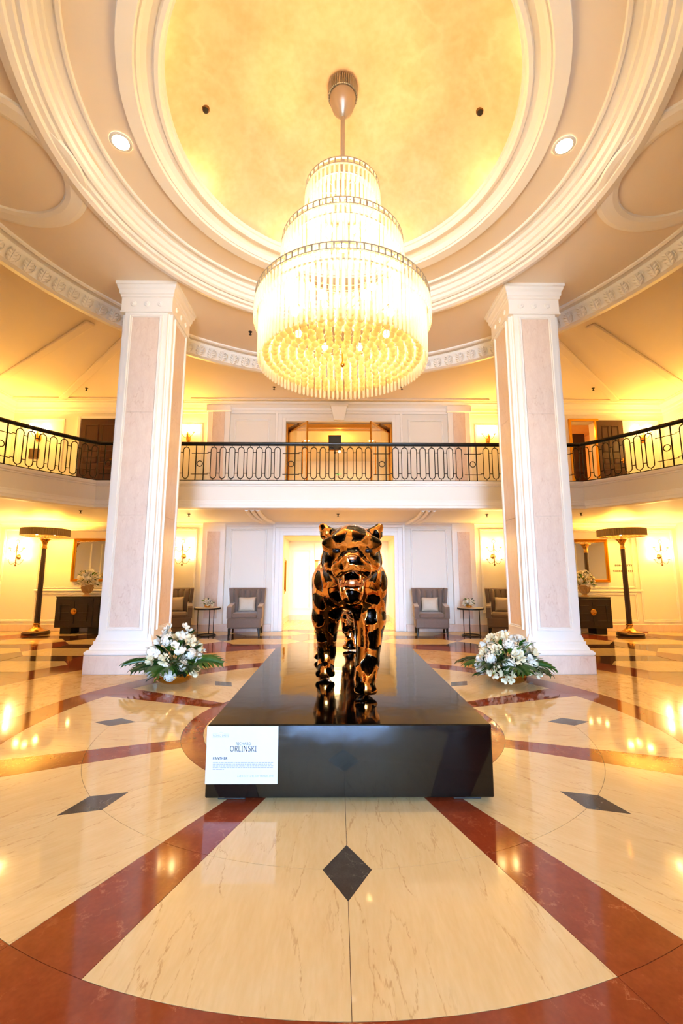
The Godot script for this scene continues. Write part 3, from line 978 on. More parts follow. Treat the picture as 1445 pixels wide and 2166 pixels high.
func build_columns():
	var lab := ["tall square cream column with rose stone panels, left of the chandelier", "tall square cream column with rose stone panels, right of the chandelier", "unseen square cream column left of the entrance passage", "unseen square cream column right of the entrance passage"]
	var first: Node3D
	for k in 4:
		var at := Vector3(-2.92 if k % 2 == 0 else 2.90, 0, -2.37 if k < 2 else 2.5)  # rear pair is out of view; it shades the entrance daylight
		if k:
			copy(first, "column", lab[k], at)
			continue
		var c := thing("column", lab[0], "column", at, 0, "lobby columns")
		first = c
		box_part("plinth_block", Vector3(0, 0.12, 0), Vector3(0.94, 0.24, 0.94), M.rose_stone, c, 0.008)
		var mb := MB.new()
		var pr := [Vector2(0.05, 0.235), Vector2(0.075, 0.25), Vector2(0.08, 0.275), Vector2(0.06, 0.30), Vector2(0.035, 0.31), Vector2(0.03, 0.335), Vector2(0.015, 0.36), Vector2(0.0, 0.38), Vector2(0.005, 0.41), Vector2(-0.015, 0.425), Vector2(-0.02, 0.46), Vector2(-0.04, 0.50)]
		mb.sweep(square_path(0.39), pr, true)
		part("base_moulding", mb.mesh(), M.trim_paint, c)
		mb = MB.new()
		mb.prism(cross_section(0.375, 0.315), 0.24, 5.28)
		mb.prism(square_path(0.335), 0.24, 5.3)
		part("shaft", mb.mesh(), M.trim_paint, c)
		# recessed-looking frame and stone slabs on the four faces
		for f in 4:
			var b := Basis(Vector3.UP, f * PI / 2)
			var joints := [0.60, 2.12, 3.62, 5.10]
			for j in 3:
				mb = MB.new()
				mb.box(Vector3(0, (joints[j] + joints[j + 1]) / 2, 0.376), Vector3(0.40, joints[j + 1] - joints[j] - 0.002, 0.012), 0.002)
				part("stone_panel", mb.mesh(), M.rose_stone, c, Vector3.ZERO, b)
			part("panel_frame", frame_mesh(0.50, 4.60, 0.05, 0.022), M.trim_paint, c, b * Vector3(0, 2.85, 0.375), b)
		mb = MB.new()
		mb.sweep(square_path(0.36), [Vector2(-0.03, 5.18), Vector2(0.03, 5.18), Vector2(0.03, 5.20), Vector2(0.02, 5.215), Vector2(0.02, 5.42), Vector2(0.035, 5.43), Vector2(0.035, 5.46), Vector2(0.05, 5.475), Vector2(0.055, 5.53), Vector2(0.075, 5.56), Vector2(0.08, 5.60), Vector2(0.095, 5.605), Vector2(0.095, 5.65), Vector2(-0.1, 5.65)], true)
		part("capital", mb.mesh(), M.trim_paint, c)
		mb = MB.new()
		mb.lathe([Vector2(0.0, 0.024), Vector2(0.012, 0.022), Vector2(0.018, 0.012), Vector2(0.03, 0.018), Vector2(0.04, 0.012), Vector2(0.045, 0.0)], 12)
		var rm := mb.mesh()
		for f in 4:
			var b := Basis(Vector3.UP, f * PI / 2)
			for x in [-0.2, 0.0, 0.2]:
				part("rosette", rm, M.trim_paint, c, b * Vector3(x, 5.32, 0.38), b * Basis(Vector3.RIGHT, PI / 2))


# ------------------------------------------------------------------ plinth and placard
func lettering(text: String, h: float, mt: Material, parent: Node, at: Vector3, called := "lettering", font := "Droid Sans", bold := 400) -> MeshInstance3D:
	var tm := TextMesh.new()
	var sf := SystemFont.new()
	sf.font_names = PackedStringArray([font])
	sf.font_weight = bold
	tm.font = sf
	tm.text = text
	tm.font_size = 64
	tm.pixel_size = h / 46.0
	tm.depth = 0.001
	tm.curve_step = 2.0
	return part(called, tm, mt, parent, at)

func build_plinth():
	var p := thing("display_plinth", "long low black lacquered plinth under the bronze big cat", "plinth", Vector3(0.027, 0, -0.02))
	box_part("body", Vector3(0, 0.5 * (HP + 0.022), 0), Vector3(1.65, HP - 0.022, 2.87), M.lacquer, p, 0.006)
	for x in [-0.68, 0.68]:
		for z in [-1.2, 0.0, 1.33]:
			box_part("foot", Vector3(x, 0.0115, z), Vector3(0.16, 0.023, 0.14), M.black_board, p, 0.003)
	var c := thing("information_placard", "white information placard fixed to the front of the black plinth", "placard", Vector3(-0.593, 0.2545, 1.4185))
	box_part("card", Vector3.ZERO, Vector3(0.412, 0.312, 0.005), M.placard, c, 0.001)
	var z := 0.0028
	lettering("RICHARD", 0.0155, M.ink, c, Vector3(0.006, 0.060, z))
	var big := lettering("ORLINSKI", 0.030, M.ink, c, Vector3(0.006, 0.033, z))
	big.scale.x = 0.86
	lettering("PANTHER", 0.0135, M.ink, c, Vector3(-0.125, -0.018, z), "lettering", "Droid Sans", 700)
	lettering("2.40 X 0.6 X 1.2 M, CAST BRONZE, 2018", 0.0085, M.pale_ink, c, Vector3(0.080, -0.113, z))
	lettering("RODEO DRIVE", 0.0105, M.pale_ink, c, Vector3(-0.125, 0.105, z))
	var mb := MB.new()
	var pts := [Vector3(-0.172, 0.095, 0), Vector3(-0.078, 0.095, 0), Vector3(-0.078, 0.114, 0), Vector3(-0.10, 0.114, 0), Vector3(-0.125, 0.124, 0), Vector3(-0.15, 0.114, 0), Vector3(-0.172, 0.114, 0)]
	mb.tube(pts, 0.0005, 4, true)
	part("logo_outline", mb.mesh(), M.pale_ink, c, Vector3(0, 0, z))
	# the small print is too fine to read: lines of short strokes
	var rng := RandomNumberGenerator.new()
	rng.seed = 5
	for row in 5:
		mb = MB.new()
		var x := -0.165
		var end := 0.17 if row < 4 else -0.105
		while x < end:
			var w := rng.randf_range(0.006, 0.017)
			mb.box(Vector3(x + w / 2, -0.040 - row * 0.0092, 0), Vector3(w, 0.0022, 0.0006))
			x += w + 0.003
		part("small_print", mb.mesh(), M.pale_ink, c, Vector3(0, 0, z))


# ------------------------------------------------------------------ the bronze cat
var bones := []

func bone(a: Vector3, ra: float, b: Vector3, rb: float, k := 0.05):
	bones.append([a, b, ra, rb, k])

func build_cat():
	var cx := 0.05
	# trunk
	bone(Vector3(cx, 0.82, 0.48), 0.245, Vector3(cx, 0.76, 0.05), 0.235, 0.08)
	bone(Vector3(cx, 0.76, 0.05), 0.235, Vector3(0.02, 0.79, -0.5), 0.195, 0.08)
	bone(Vector3(0.02, 0.79, -0.5), 0.195, Vector3(0.0, 0.82, -0.95), 0.215, 0.08)
	bone(Vector3(cx, 0.98, 0.40), 0.10, Vector3(cx, 0.96, -0.1), 0.07, 0.08)
	# neck and skull
	bone(Vector3(cx, 0.90, 0.50), 0.23, Vector3(0.055, 0.99, 0.76), 0.20, 0.08)
	bone(Vector3(0.055, 1.04, 0.80), 0.195, Vector3(0.055, 1.03, 0.90), 0.185, 0.06)
	for s in [-1.0, 1.0]:
		bone(Vector3(0.055 + s * 0.13, 0.955, 0.86), 0.10, Vector3(0.055 + s * 0.115, 0.935, 0.93), 0.09, 0.05)      # cheeks
		bone(Vector3(0.055 + s * 0.105, 1.09, 0.99), 0.055, Vector3(0.055 + s * 0.17, 1.075, 0.93), 0.05, 0.04)       # brows
		bone(Vector3(0.05 + s * 0.075, 0.895, 1.08), 0.068, Vector3(0.05 + s * 0.05, 0.905, 1.12), 0.055, 0.035)    # whisker pads
		bone(Vector3(0.055 + s * 0.185, 1.17, 0.80), 0.060, Vector3(0.055 + s * 0.215, 1.215, 0.79), 0.034, 0.03)     # ears
	bone(Vector3(0.055, 1.02, 0.98), 0.095, Vector3(0.048, 0.955, 1.12), 0.062, 0.05)   # bridge of the nose
	bone(Vector3(0.02, 0.955, 1.155), 0.034, Vector3(0.078, 0.955, 1.155), 0.034, 0.02) # nose
	bone(Vector3(0.055, 0.80, 0.86), 0.10, Vector3(0.05, 0.735, 1.02), 0.085, 0.04)     # lower jaw
	# legs: shoulder, elbow, wrist, paw
	var legs := [
		[Vector3(0.20, 0.80, 0.46), 0.165, Vector3(0.215, 0.50, 0.44), 0.125, Vector3(0.18, 0.20, 0.66), 0.085, Vector3(0.155, 0.065, 0.74)],
		[Vector3(-0.10, 0.80, 0.42), 0.165, Vector3(-0.145, 0.50, 0.28), 0.115, Vector3(-0.14, 0.20, 0.14), 0.074, Vector3(-0.15, 0.065, 0.18)],
		[Vector3(0.13, 0.78, -0.92), 0.17, Vector3(0.16, 0.50, -0.80), 0.115, Vector3(0.11, 0.26, -1.30), 0.055, Vector3(0.095, 0.06, -1.30)],
		[Vector3(-0.10, 0.78, -0.90), 0.17, Vector3(-0.17, 0.48, -0.55), 0.115, Vector3(-0.19, 0.24, -0.78), 0.055, Vector3(-0.205, 0.06, -0.66)]]
	for L in legs:
		bone(L[0], L[1], L[2], L[3], 0.06)
		bone(L[2], L[3], L[4], L[5], 0.04)
		bone(L[4], L[5], L[6] + Vector3(0, 0.02, 0), L[5] * 1.0, 0.035)
		bone(L[6], 0.062, L[6] + Vector3(0, -0.005, 0.07), 0.06, 0.03)
		for i in 4:
			var x := (i - 1.5) * 0.037
			var z := 0.105 - absf(i - 1.5) * 0.016
			bone(L[6] + Vector3(x * 0.8, -0.018, 0.05), 0.030, L[6] + Vector3(x, -0.030, z), 0.031, 0.012)
	# tail
	bone(Vector3(0.0, 0.88, -1.10), 0.07, Vector3(0.01, 0.66, -1.29), 0.05, 0.05)
	bone(Vector3(0.01, 0.66, -1.29), 0.05, Vector3(0.03, 0.36, -1.36), 0.04, 0.03)
	bone(Vector3(0.03, 0.36, -1.36), 0.04, Vector3(0.04, 0.20, -1.30), 0.034, 0.03)
	var o := thing("big_cat_statue", "polished bronze statue of a walking big cat with dark spots", "statue", Vector3(0, HP + 0.010, 0))
	var body := part("body", surface_nets(Vector3(-0.42, -0.032, -1.52), Vector3(0.50, 1.32, 1.26), 0.0165), M.bronze_coat, o)
	body.set_meta("label", "golden bronze body mottled with dark patches")
	var mb := MB.new()
	for s in [-1.0, 1.0]:
		mb = MB.new()
		mb.ball(Vector3(0.055 + s * 0.107, 1.02, 1.052), Vector3(0.034, 0.017, 0.02), 10, 6)
		part("eye", mb.mesh(), M.eye_dark, o)
	mb = MB.new()
	mb.ball(Vector3(0.052, 0.80, 1.05), Vector3(0.085, 0.055, 0.075), 14, 8)
	part("tongue", mb.mesh(), M.rose_bronze, o)
	mb = MB.new()
	for s in [-1.0, 1.0]:
		mb = MB.new()
		mb.lathe([Vector2(0.0, -0.055), Vector2(0.006, -0.04), Vector2(0.013, 0.0), Vector2(0.014, 0.02)], 8, Transform3D(Basis.IDENTITY, Vector3(0.05 + s * 0.058, 0.845, 1.115)))
		part("upper_fang", mb.mesh(), M.bronze, o)
		mb = MB.new()
		mb.lathe([Vector2(0.013, -0.02), Vector2(0.012, 0.01), Vector2(0.005, 0.04), Vector2(0.0, 0.05)], 8, Transform3D(Basis.IDENTITY, Vector3(0.05 + s * 0.05, 0.775, 1.075)))
		part("lower_fang", mb.mesh(), M.bronze, o)
	mb = MB.new()
	mb.ball(Vector3(0.049, 0.962, 1.172), Vector3(0.048, 0.024, 0.022), 12, 6)
	part("nose", mb.mesh(), M.rose_bronze, o)

func field(p: Vector3, near: Array) -> float:
	var d := 9.0
	for b in near:
		var a: Vector3 = b[0]
		var ab: Vector3 = b[1] - a
		var t := clampf((p - a).dot(ab) / ab.length_squared(), 0.0, 1.0)
		var e: float = p.distance_to(a + ab * t) - lerpf(b[2], b[3], t)
		var k: float = b[4]
		var h := maxf(k - absf(d - e), 0.0) / k
		d = minf(d, e) - h * h * k * 0.25
	return d

func surface_nets(lo: Vector3, hi: Vector3, cs: float) -> ArrayMesh:
	var n := Vector3i(((hi - lo) / cs).ceil())
	var B := 8
	var verts := PackedVector3Array()
	var at := {}
	var val := {}
	var W := n.x + 2
	var WH := W * (n.y + 2)
	# samples near the surface, block by block
	for bz in range(0, n.z + 1, B):
		for by in range(0, n.y + 1, B):
			for bx in range(0, n.x + 1, B):
				var c := lo + Vector3(bx + B * 0.5, by + B * 0.5, bz + B * 0.5) * cs
				var reach := cs * B * 0.87 + cs * 2.0
				var near := []
				var best := 9.0
				for b in bones:
					var a: Vector3 = b[0]
					var ab: Vector3 = b[1] - a
					var t := clampf((c - a).dot(ab) / ab.length_squared(), 0.0, 1.0)
					var e: float = c.distance_to(a + ab * t) - lerpf(b[2], b[3], t)
					best = minf(best, e)
					if e < reach + 0.12:
						near.append(b)
				if best > reach + 0.03 or best < -reach - 0.08:
					continue
				for z in range(bz, mini(bz + B, n.z) + 1):
					for y in range(by, mini(by + B, n.y) + 1):
						for x in range(bx, mini(bx + B, n.x) + 1):
							var key := x + y * W + z * WH
							if not val.has(key):
								val[key] = field(lo + Vector3(x, y, z) * cs, near)
	var offs := []
	for i in 8:
		offs.append((i & 1) + ((i >> 1) & 1) * W + ((i >> 2) & 1) * WH)
	var corner := []
	for i in 8:
		corner.append(Vector3(i & 1, (i >> 1) & 1, (i >> 2) & 1))
	var edges := [[0, 1], [2, 3], [4, 5], [6, 7], [0, 2], [1, 3], [4, 6], [5, 7], [0, 4], [1, 5], [2, 6], [3, 7]]
	for key in val:
		var v := []
		var neg := 0
		for i in 8:
			var q = val.get(key + offs[i])
			if q == null:
				v = []
				break
			v.append(q)
			if q < 0.0:
				neg += 1
		if v.is_empty() or neg == 0 or neg == 8:
			continue
		var sum := Vector3.ZERO
		var cnt := 0
		for e in edges:
			var a: float = v[e[0]]
			var b: float = v[e[1]]
			if (a < 0.0) != (b < 0.0):
				var ca: Vector3 = corner[e[0]]
				var cb: Vector3 = corner[e[1]]
				sum += ca.lerp(cb, a / (a - b))
				cnt += 1
		var x: int = key % W
		var y: int = (key / W) % (n.y + 2)
		var z: int = key / WH
		at[key] = verts.size()
		verts.append(lo + (Vector3(x, y, z) + sum / cnt) * cs)
	var index := PackedInt32Array()
	var axes := [1, W, WH]
	for key in at:
		for ax in 3:
			var a = val.get(key)
			var b = val.get(key + axes[ax])
			if a == null or b == null or (a < 0.0) == (b < 0.0):
				continue
			var u: int = axes[(ax + 1) % 3]
			var w: int = axes[(ax + 2) % 3]
			if not (at.has(key - u) and at.has(key - w) and at.has(key - u - w)):
				continue
			var q: Array = [at[key], at[key - u], at[key - u - w], at[key - w]]
			if a < 0.0:
				q.reverse()
			index.append_array(PackedInt32Array([q[0], q[1], q[2], q[0], q[2], q[3]]))
	# smooth normals from the field
	var nor := PackedVector3Array()
	nor.resize(verts.size())
	for i in range(0, index.size(), 3):
		var a := verts[index[i]]
		var f := (verts[index[i + 2]] - a).cross(verts[index[i + 1]] - a)
		for k in 3:
			nor[index[i + k]] += f
	for i in nor.size():
		nor[i] = nor[i].normalized()
	var arr := []
	arr.resize(Mesh.ARRAY_MAX)
	arr[Mesh.ARRAY_VERTEX] = verts
	arr[Mesh.ARRAY_NORMAL] = nor
	arr[Mesh.ARRAY_INDEX] = index
	var m := ArrayMesh.new()
	m.add_surface_from_arrays(Mesh.PRIMITIVE_TRIANGLES, arr)
	return m


# ------------------------------------------------------------------ chandelier
func build_chandelier():
	var c := thing("chandelier", "huge three-tiered crystal chandelier hanging from the lit dome", "chandelier", Vector3(-0.005, 0, 0))
	var mb := MB.new()
	mb.lathe([Vector2(0.0, 6.21), Vector2(0.03, 6.215), Vector2(0.05, 6.25), Vector2(0.11, 6.32), Vector2(0.135, 6.40), Vector2(0.145, 6.47), Vector2(0.15, 6.48)], 24)
	var cp := part("canopy", mb.mesh(), M.nickel, c)
	mb = MB.new()
	for i in 48:
		var a := TAU * i / 48
		mb.tube([Vector3(0.155 * cos(a), 6.47, 0.155 * sin(a)), Vector3(0.155 * cos(a), 6.60, 0.155 * sin(a))], 0.009, 5)
	mb.lathe([Vector2(0.145, 6.46), Vector2(0.145, 6.61)], 24)
	part("fluted_rim", mb.mesh(), M.nickel, cp)
	mb = MB.new()
	mb.tube([Vector3(0, 6.23, 0), Vector3(0, 3.7, 0)], 0.024, 10)
	part("stem", mb.mesh(), M.nickel, c)
	var tiers := [[0.385, 5.32, 4.70, 44, 4, 0.20, 4.98], [0.62, 4.655, 4.05, 70, 6, 0.38, 4.34], [0.868, 4.0, 3.335, 100, 8, 0.50, 3.80]]
	mb = MB.new()
	mb.ball(Vector3.ZERO, Vector3(0.036, 0.045, 0.036), 10, 8)
	var bulb := mb.mesh()
	for tr in tiers:
		var R: float = tr[0]
		var y: float = tr[1]
		var t := Node3D.new()
		t.name = "tier"
		c.add_child(t, true)
		# openwork crown: two hoops joined by small plates
		mb = MB.new()
		for h in [[y, 0.012], [y - 0.062, 0.009]]:
			mb.lathe([Vector2(R - 0.012, h[0] - h[1]), Vector2(R + 0.008, h[0] - h[1]), Vector2(R + 0.008, h[0]), Vector2(R - 0.012, h[0]), Vector2(R - 0.012, h[0] - h[1])], 64, Transform3D.IDENTITY, true)
		var np: int = int(TAU * R / 0.062)
		for i in np:
			var a := TAU * i / np
			mb.box(Vector3.ZERO, Vector3(0.014, 0.055, 0.006), 0.0, Transform3D(Basis(Vector3.UP, -a + PI / 2), Vector3(R * cos(a), y - 0.035, R * sin(a))))
		for i in 3:
			var a := TAU * (i + 0.5) / 3
			mb.tube([Vector3(0, y - 0.03, 0), Vector3(R * cos(a), y - 0.03, R * sin(a))], 0.008, 5)
		part("crown", mb.mesh(), M.nickel, t)
		# short outer drops
		mb = MB.new()
		mb.lathe([Vector2(0.0, -0.20), Vector2(0.011, -0.185), Vector2(0.014, -0.17), Vector2(0.011, -0.03), Vector2(0.004, 0.0)], 6)
		var drop := mb.mesh()
		var nd: int = int(TAU * R / 0.047)
		for i in nd:
			var a := TAU * (i + 0.5) / nd
			part("crystal_drop", drop, M.crystal, t, Vector3((R + 0.004) * cos(a), y - 0.07, (R + 0.004) * sin(a)))
		# long rods
		var rr := R - 0.045
		var L: float = y - 0.13 - tr[2]
		mb = MB.new()
		mb.lathe([Vector2(0.0, -L), Vector2(0.013, -L + 0.006), Vector2(0.0155, -L + 0.03), Vector2(0.0155, -0.01), Vector2(0.006, 0.0)], 7)
		var rod := mb.mesh()
		for i in tr[3]:
			var a: float = TAU * i / tr[3]
			part("crystal_rod", rod, M.crystal, t, Vector3(rr * cos(a), y - 0.13, rr * sin(a)))
		mb = MB.new()
		mb.lathe([Vector2(rr - 0.006, y - 0.13), Vector2(rr + 0.006, y - 0.13), Vector2(rr + 0.006, y - 0.118), Vector2(rr - 0.006, y - 0.118), Vector2(rr - 0.006, y - 0.13)], 64, Transform3D.IDENTITY, true)
		for i in 6:
			var a := TAU * i / 6
			mb.tube([Vector3(0, y - 0.124, 0), Vector3(rr * cos(a), y - 0.124, rr * sin(a))], 0.006, 5)
		part("rod_hoop", mb.mesh(), M.nickel, t)
		for i in tr[4]:
			var a: float = TAU * (i + 0.5) / tr[4]
			var at := Vector3(tr[5] * cos(a), tr[6], tr[5] * sin(a))
			part("light_bulb", bulb, M.crystal_bulb, t, at)
			omni(at, 0.31, Color(1.0, 0.86, 0.60), 0.04, t)
	# the underside: rings of glass balls on stems
	var u := Node3D.new()
	u.name = "underside"
	c.add_child(u, true)
	mb = MB.new()
	mb.ball(Vector3(0, 0.0, 0), Vector3(0.035, 0.035, 0.035), 10, 6)
	mb.tube([Vector3(0, 0.02, 0), Vector3(0, 0.12, 0)], 0.008, 5)
	var bm := mb.mesh()
	for k in 9:
		var r := 0.075 + k * 0.0855
		var nb := int(TAU * r / 0.0855)
		for i in nb:
			var a := TAU * (i + 0.5 * (k % 2)) / nb
			part("crystal_ball", bm, M.crystal_ball, u, Vector3(r * cos(a), 3.44 + 0.03 * cos(r * 2.0), r * sin(a)))
	mb = MB.new()
	mb.tube([Vector3(0, 3.6, 0), Vector3(0, 3.36, 0)], [0.012, 0.006], 8)
	mb.ball(Vector3(0, 3.36, 0), Vector3(0.022, 0.03, 0.022), 10, 6)
	part("finial", mb.mesh(), M.brass, u)
	for i in 6:
		mb = MB.new()
		var a := TAU * i / 6
		mb.tube([Vector3(0, 3.57, 0), Vector3(0.8 * cos(a), 3.57, 0.8 * sin(a))], 0.005, 5)
		part("spoke", mb.mesh(), M.nickel, u)


# ------------------------------------------------------------------ furniture
func extrude_x(mb: MB, poly: PackedVector2Array, x0: float, x1: float):
	mb.prism(poly, x0, x1, Transform3D(Basis(Vector3(0, 0, 1), Vector3(1, 0, 0), Vector3(0, 1, 0)), Vector3.ZERO))

func pillow_mesh(w: float, h: float, d: float) -> ArrayMesh:
	var mb := MB.new()
	var n := 12
	for side in [-1.0, 1.0]:
		for i in n:
			for j in n:
				var q := []
				for k in [[0, 0], [1, 0], [1, 1], [0, 1]]:
					var u: float = (i + k[0]) * 2.0 / n - 1.0
					var v: float = (j + k[1]) * 2.0 / n - 1.0
					var t := sqrt(maxf(0.0, (1 - u * u) * (1 - v * v)))
					var pin := 1.0 - 0.07 * (1.0 - u * u) * absf(v) - 0.0
					var pin2 := 1.0 - 0.07 * (1.0 - v * v) * absf(u)
					q.append(Vector3(u * w / 2 * pin2, v * h / 2 * pin, side * d / 2 * pow(t, 0.7)))
				if side > 0:
					mb.quad(q[0], q[3], q[2], q[1], 1)
				else:
					mb.quad(q[0], q[1], q[2], q[3], 1)
	return mb.mesh()

func build_furniture():
	var grp := "grey velvet wing chairs along the back wall"
	var c := thing("armchair", "grey velvet wing chair just left of the lit passage", "armchair", Vector3(-2.10, 0, -5.98), 0.10, grp)
	box_part("seat_base", Vector3(0, 0.285, 0.04), Vector3(0.72, 0.23, 0.68), M.velvet, c, 0.03)
	box_part("seat_cushion", Vector3(0, 0.435, 0.07), Vector3(0.56, 0.11, 0.62), M.velvet, c, 0.035)
	for s in [-1.0, 1.0]:
		var mb := MB.new()
		extrude_x(mb, PackedVector2Array([Vector2(-0.30, 0.38), Vector2(0.36, 0.38), Vector2(0.37, 0.60), Vector2(0.34, 0.635), Vector2(0.28, 0.64), Vector2(-0.10, 0.67), Vector2(-0.30, 0.72)]), minf(s * 0.275, s * 0.375), maxf(s * 0.275, s * 0.375))
		part("armrest", mb.mesh(), M.velvet, c)
		mb = MB.new()
		extrude_x(mb, PackedVector2Array([Vector2(-0.42, 0.40), Vector2(-0.16, 0.62), Vector2(-0.15, 0.72), Vector2(-0.12, 0.84), Vector2(-0.11, 1.0), Vector2(-0.14, 1.025), Vector2(-0.42, 1.02)]), minf(s * 0.315, s * 0.385), maxf(s * 0.315, s * 0.385))
		part("wing", mb.mesh(), M.velvet, c, Vector3(-s * 0.055, 0.0, 0.0), Basis(Vector3(1, 0, 0), Vector3(s * 0.075, 1, 0), Vector3(0, 0, 1)))
		for z in [-0.26, 0.33]:
			mb = MB.new()
			var sp := 0.05 if z < 0 else -0.02
			mb.tube([Vector3(s * 0.31, 0.18, z), Vector3(s * 0.315, 0.09, z - sp * 0.5), Vector3(s * 0.32, 0.0, z - sp)], [0.036, 0.027, 0.02], 4)
			part("leg", mb.mesh(), M.chair_leg, c)
	box_part("back_shell", Vector3(0, 0.69, -0.375), Vector3(0.70, 0.66, 0.11), M.velvet, c, 0.03)
	var bk := MB.new()
	for k in 5:
		var x := (k - 2) * 0.126
		var zz := -0.335 + 0.012 * absf(k - 2) * absf(k - 2)
		bk = MB.new()
		bk.tube([Vector3(x, 0.42, zz + 0.04), Vector3(x, 0.72, zz + 0.01), Vector3(x * 1.02, 0.93, zz - 0.02), Vector3(x * 1.02, 0.985, zz - 0.035)], [0.068, 0.068, 0.066, 0.04], 12)
		part("back_channel", bk.mesh(), M.velvet, c)
	copy(c, "armchair", "grey velvet wing chair just right of the lit passage", Vector3(2.03, 0, -5.98), -0.12)
	copy(c, "armchair", "grey velvet wing chair half hidden behind the left column", Vector3(-3.72, 0, -6.02), 0.35)
	copy(c, "armchair", "grey velvet wing chair half hidden behind the right column", Vector3(3.70, 0, -6.02), -0.35)
	var p := thing("cushion", "pale satin cushion on the wing chair left of the passage", "cushion", Vector3.ZERO, 0, "pale cushions on the wing chairs")
	part("cover", pillow_mesh(0.40, 0.33, 0.13), M.satin, p)
	var pm := MB.new()
	pm.tube([Vector3(-0.19, -0.155, 0), Vector3(0.19, -0.155, 0)], 0.004, 5)
	part("piping", pm.mesh(), M.satin, p)
	var spots := [[Vector3(-2.10, 0, -5.98), 0.10, "left"], [Vector3(2.03, 0, -5.98), -0.12, "pale satin cushion on the wing chair right of the passage"], [Vector3(-3.72, 0, -6.02), 0.35, "pale satin cushion on the chair behind the left column"], [Vector3(3.70, 0, -6.02), -0.35, "pale satin cushion on the chair behind the right column"]]
	for k in 4:
		var q: Node3D = p if k == 0 else copy(p, "cushion", spots[k][2], Vector3.ZERO)
		var b := Basis(Vector3.UP, spots[k][1])
		q.transform = Transform3D(b * Basis(Vector3.RIGHT, -0.22), spots[k][0] + b * Vector3(0, 0.655, -0.165))
	# side tables
	var t := thing("side_table", "small round side table between the two left wing chairs", "table", Vector3(-2.93, 0, -5.85), 0, "round side tables")
	var mb := MB.new()
	mb.lathe([Vector2(0.0, 0.575), Vector2(0.27, 0.575), Vector2(0.285, 0.582), Vector2(0.285, 0.595), Vector2(0.275, 0.602), Vector2(0.0, 0.602)], 28, Transform3D.IDENTITY, true)
	part("top", mb.mesh(), M.table_top, t)
	mb = MB.new()
	mb.lathe([Vector2(0.27, 0.562), Vector2(0.289, 0.562), Vector2(0.289, 0.60), Vector2(0.286, 0.60)], 28, Transform3D.IDENTITY, true)
	part("rim", mb.mesh(), M.table_iron, t)
	for k in 3:
		var a := TAU * k / 3 + 0.5
		mb = MB.new()
		mb.tube([Vector3(0.2 * cos(a), 0.565, 0.2 * sin(a)), Vector3(0.2 * cos(a), 0.012, 0.2 * sin(a))], 0.0095, 8)
		part("leg", mb.mesh(), M.table_iron, t)
	mb = MB.new()
	var ring := []
	for i in 24:
		ring.append(Vector3(0.2 * cos(TAU * i / 24), 0.011, 0.2 * sin(TAU * i / 24)))
	mb.tube(ring, 0.011, 6, true)
	part("foot_ring", mb.mesh(), M.table_iron, t)
	copy(t, "side_table", "small round side table between the two right wing chairs", Vector3(2.89, 0, -5.85), 0.6)
	# floor lamps
	var l := thing("floor_lamp", "tall bronze floor lamp with pleated drum shade, beside left cabinet", "floor lamp", Vector3(-6.76, 0, -6.02), 0, "torchere floor lamps")
	mb = MB.new()
	mb.lathe([Vector2(0.0, 0.0), Vector2(0.27, 0.0), Vector2(0.275, 0.05), Vector2(0.255, 0.065), Vector2(0.25, 0.08)], 32, Transform3D.IDENTITY, true)
	part("base", mb.mesh(), M.lamp_bronze, l)
	mb = MB.new()
	mb.lathe([Vector2(0.25, 0.078), Vector2(0.16, 0.10), Vector2(0.09, 0.15), Vector2(0.065, 0.19), Vector2(0.062, 0.22), Vector2(0.075, 0.23), Vector2(0.06, 0.25)], 28)
	part("base_flare", mb.mesh(), M.brass, l)
	mb = MB.new()
	for i in 12:
		var a := TAU * i / 12
		mb.tube([Vector3(0.042 * cos(a), 0.24, 0.042 * sin(a)), Vector3(0.034 * cos(a), 1.93, 0.034 * sin(a))], [0.014, 0.012], 6)
	mb.tube([Vector3(0, 0.2, 0), Vector3(0, 2.2, 0)], 0.03, 10)
	part("reeded_pole", mb.mesh(), M.lamp_bronze, l)
	mb = MB.new()
	mb.lathe([Vector2(0.055, 1.90), Vector2(0.06, 1.92), Vector2(0.05, 1.94), Vector2(0.05, 1.99), Vector2(0.062, 2.04), Vector2(0.10, 2.10), Vector2(0.14, 2.125), Vector2(0.13, 2.13), Vector2(0.0, 2.13)], 24)
	part("trumpet_neck", mb.mesh(), M.brass, l)
	mb = MB.new()
	var n := 132
	for i in n:
		var q := []
		for k in 2:
			var a := TAU * (i + k) / n
			var r := 0.475 if (i + k) % 2 == 0 else 0.49
			q.append(Vector3(r * cos(a), 0, r * sin(a)))
		mb.quad(q[1] + Vector3(0, 2.185, 0), q[1] + Vector3(0, 2.345, 0), q[0] + Vector3(0, 2.345, 0), q[0] + Vector3(0, 2.185, 0))
	part("pleated_shade", mb.mesh(), M.pleated_cloth, l)
	mb = MB.new()
	for y in [2.187, 2.343]:
		var rg := []
		for i in 40:
			rg.append(Vector3(0.483 * cos(TAU * i / 40), y, 0.483 * sin(TAU * i / 40)))
		mb.tube(rg, 0.007, 5, true)
	for i in 3:
		var a := TAU * i / 3
		mb.tube([Vector3(0, 2.2, 0), Vector3(0.48 * cos(a), 2.19, 0.48 * sin(a))], 0.006, 5)
	part("shade_rim", mb.mesh(), M.old_brass, l)
	mb = MB.new()
	mb.ball(Vector3.ZERO, Vector3(0.035, 0.05, 0.035), 10, 6)
	var bulb := mb.mesh()
	for i in 3:
		var a := TAU * (i + 0.5) / 3
		part("light_bulb", bulb, M.bulb, l, Vector3(0.2 * cos(a), 2.26, 0.2 * sin(a)))
		omni(Vector3(0.2 * cos(a), 2.26, 0.2 * sin(a)), 1.0, WARM, 0.04, l)
	copy(l, "floor_lamp", "tall bronze floor lamp with pleated drum shade, beside right cabinet", Vector3(6.40, 0, -5.85))
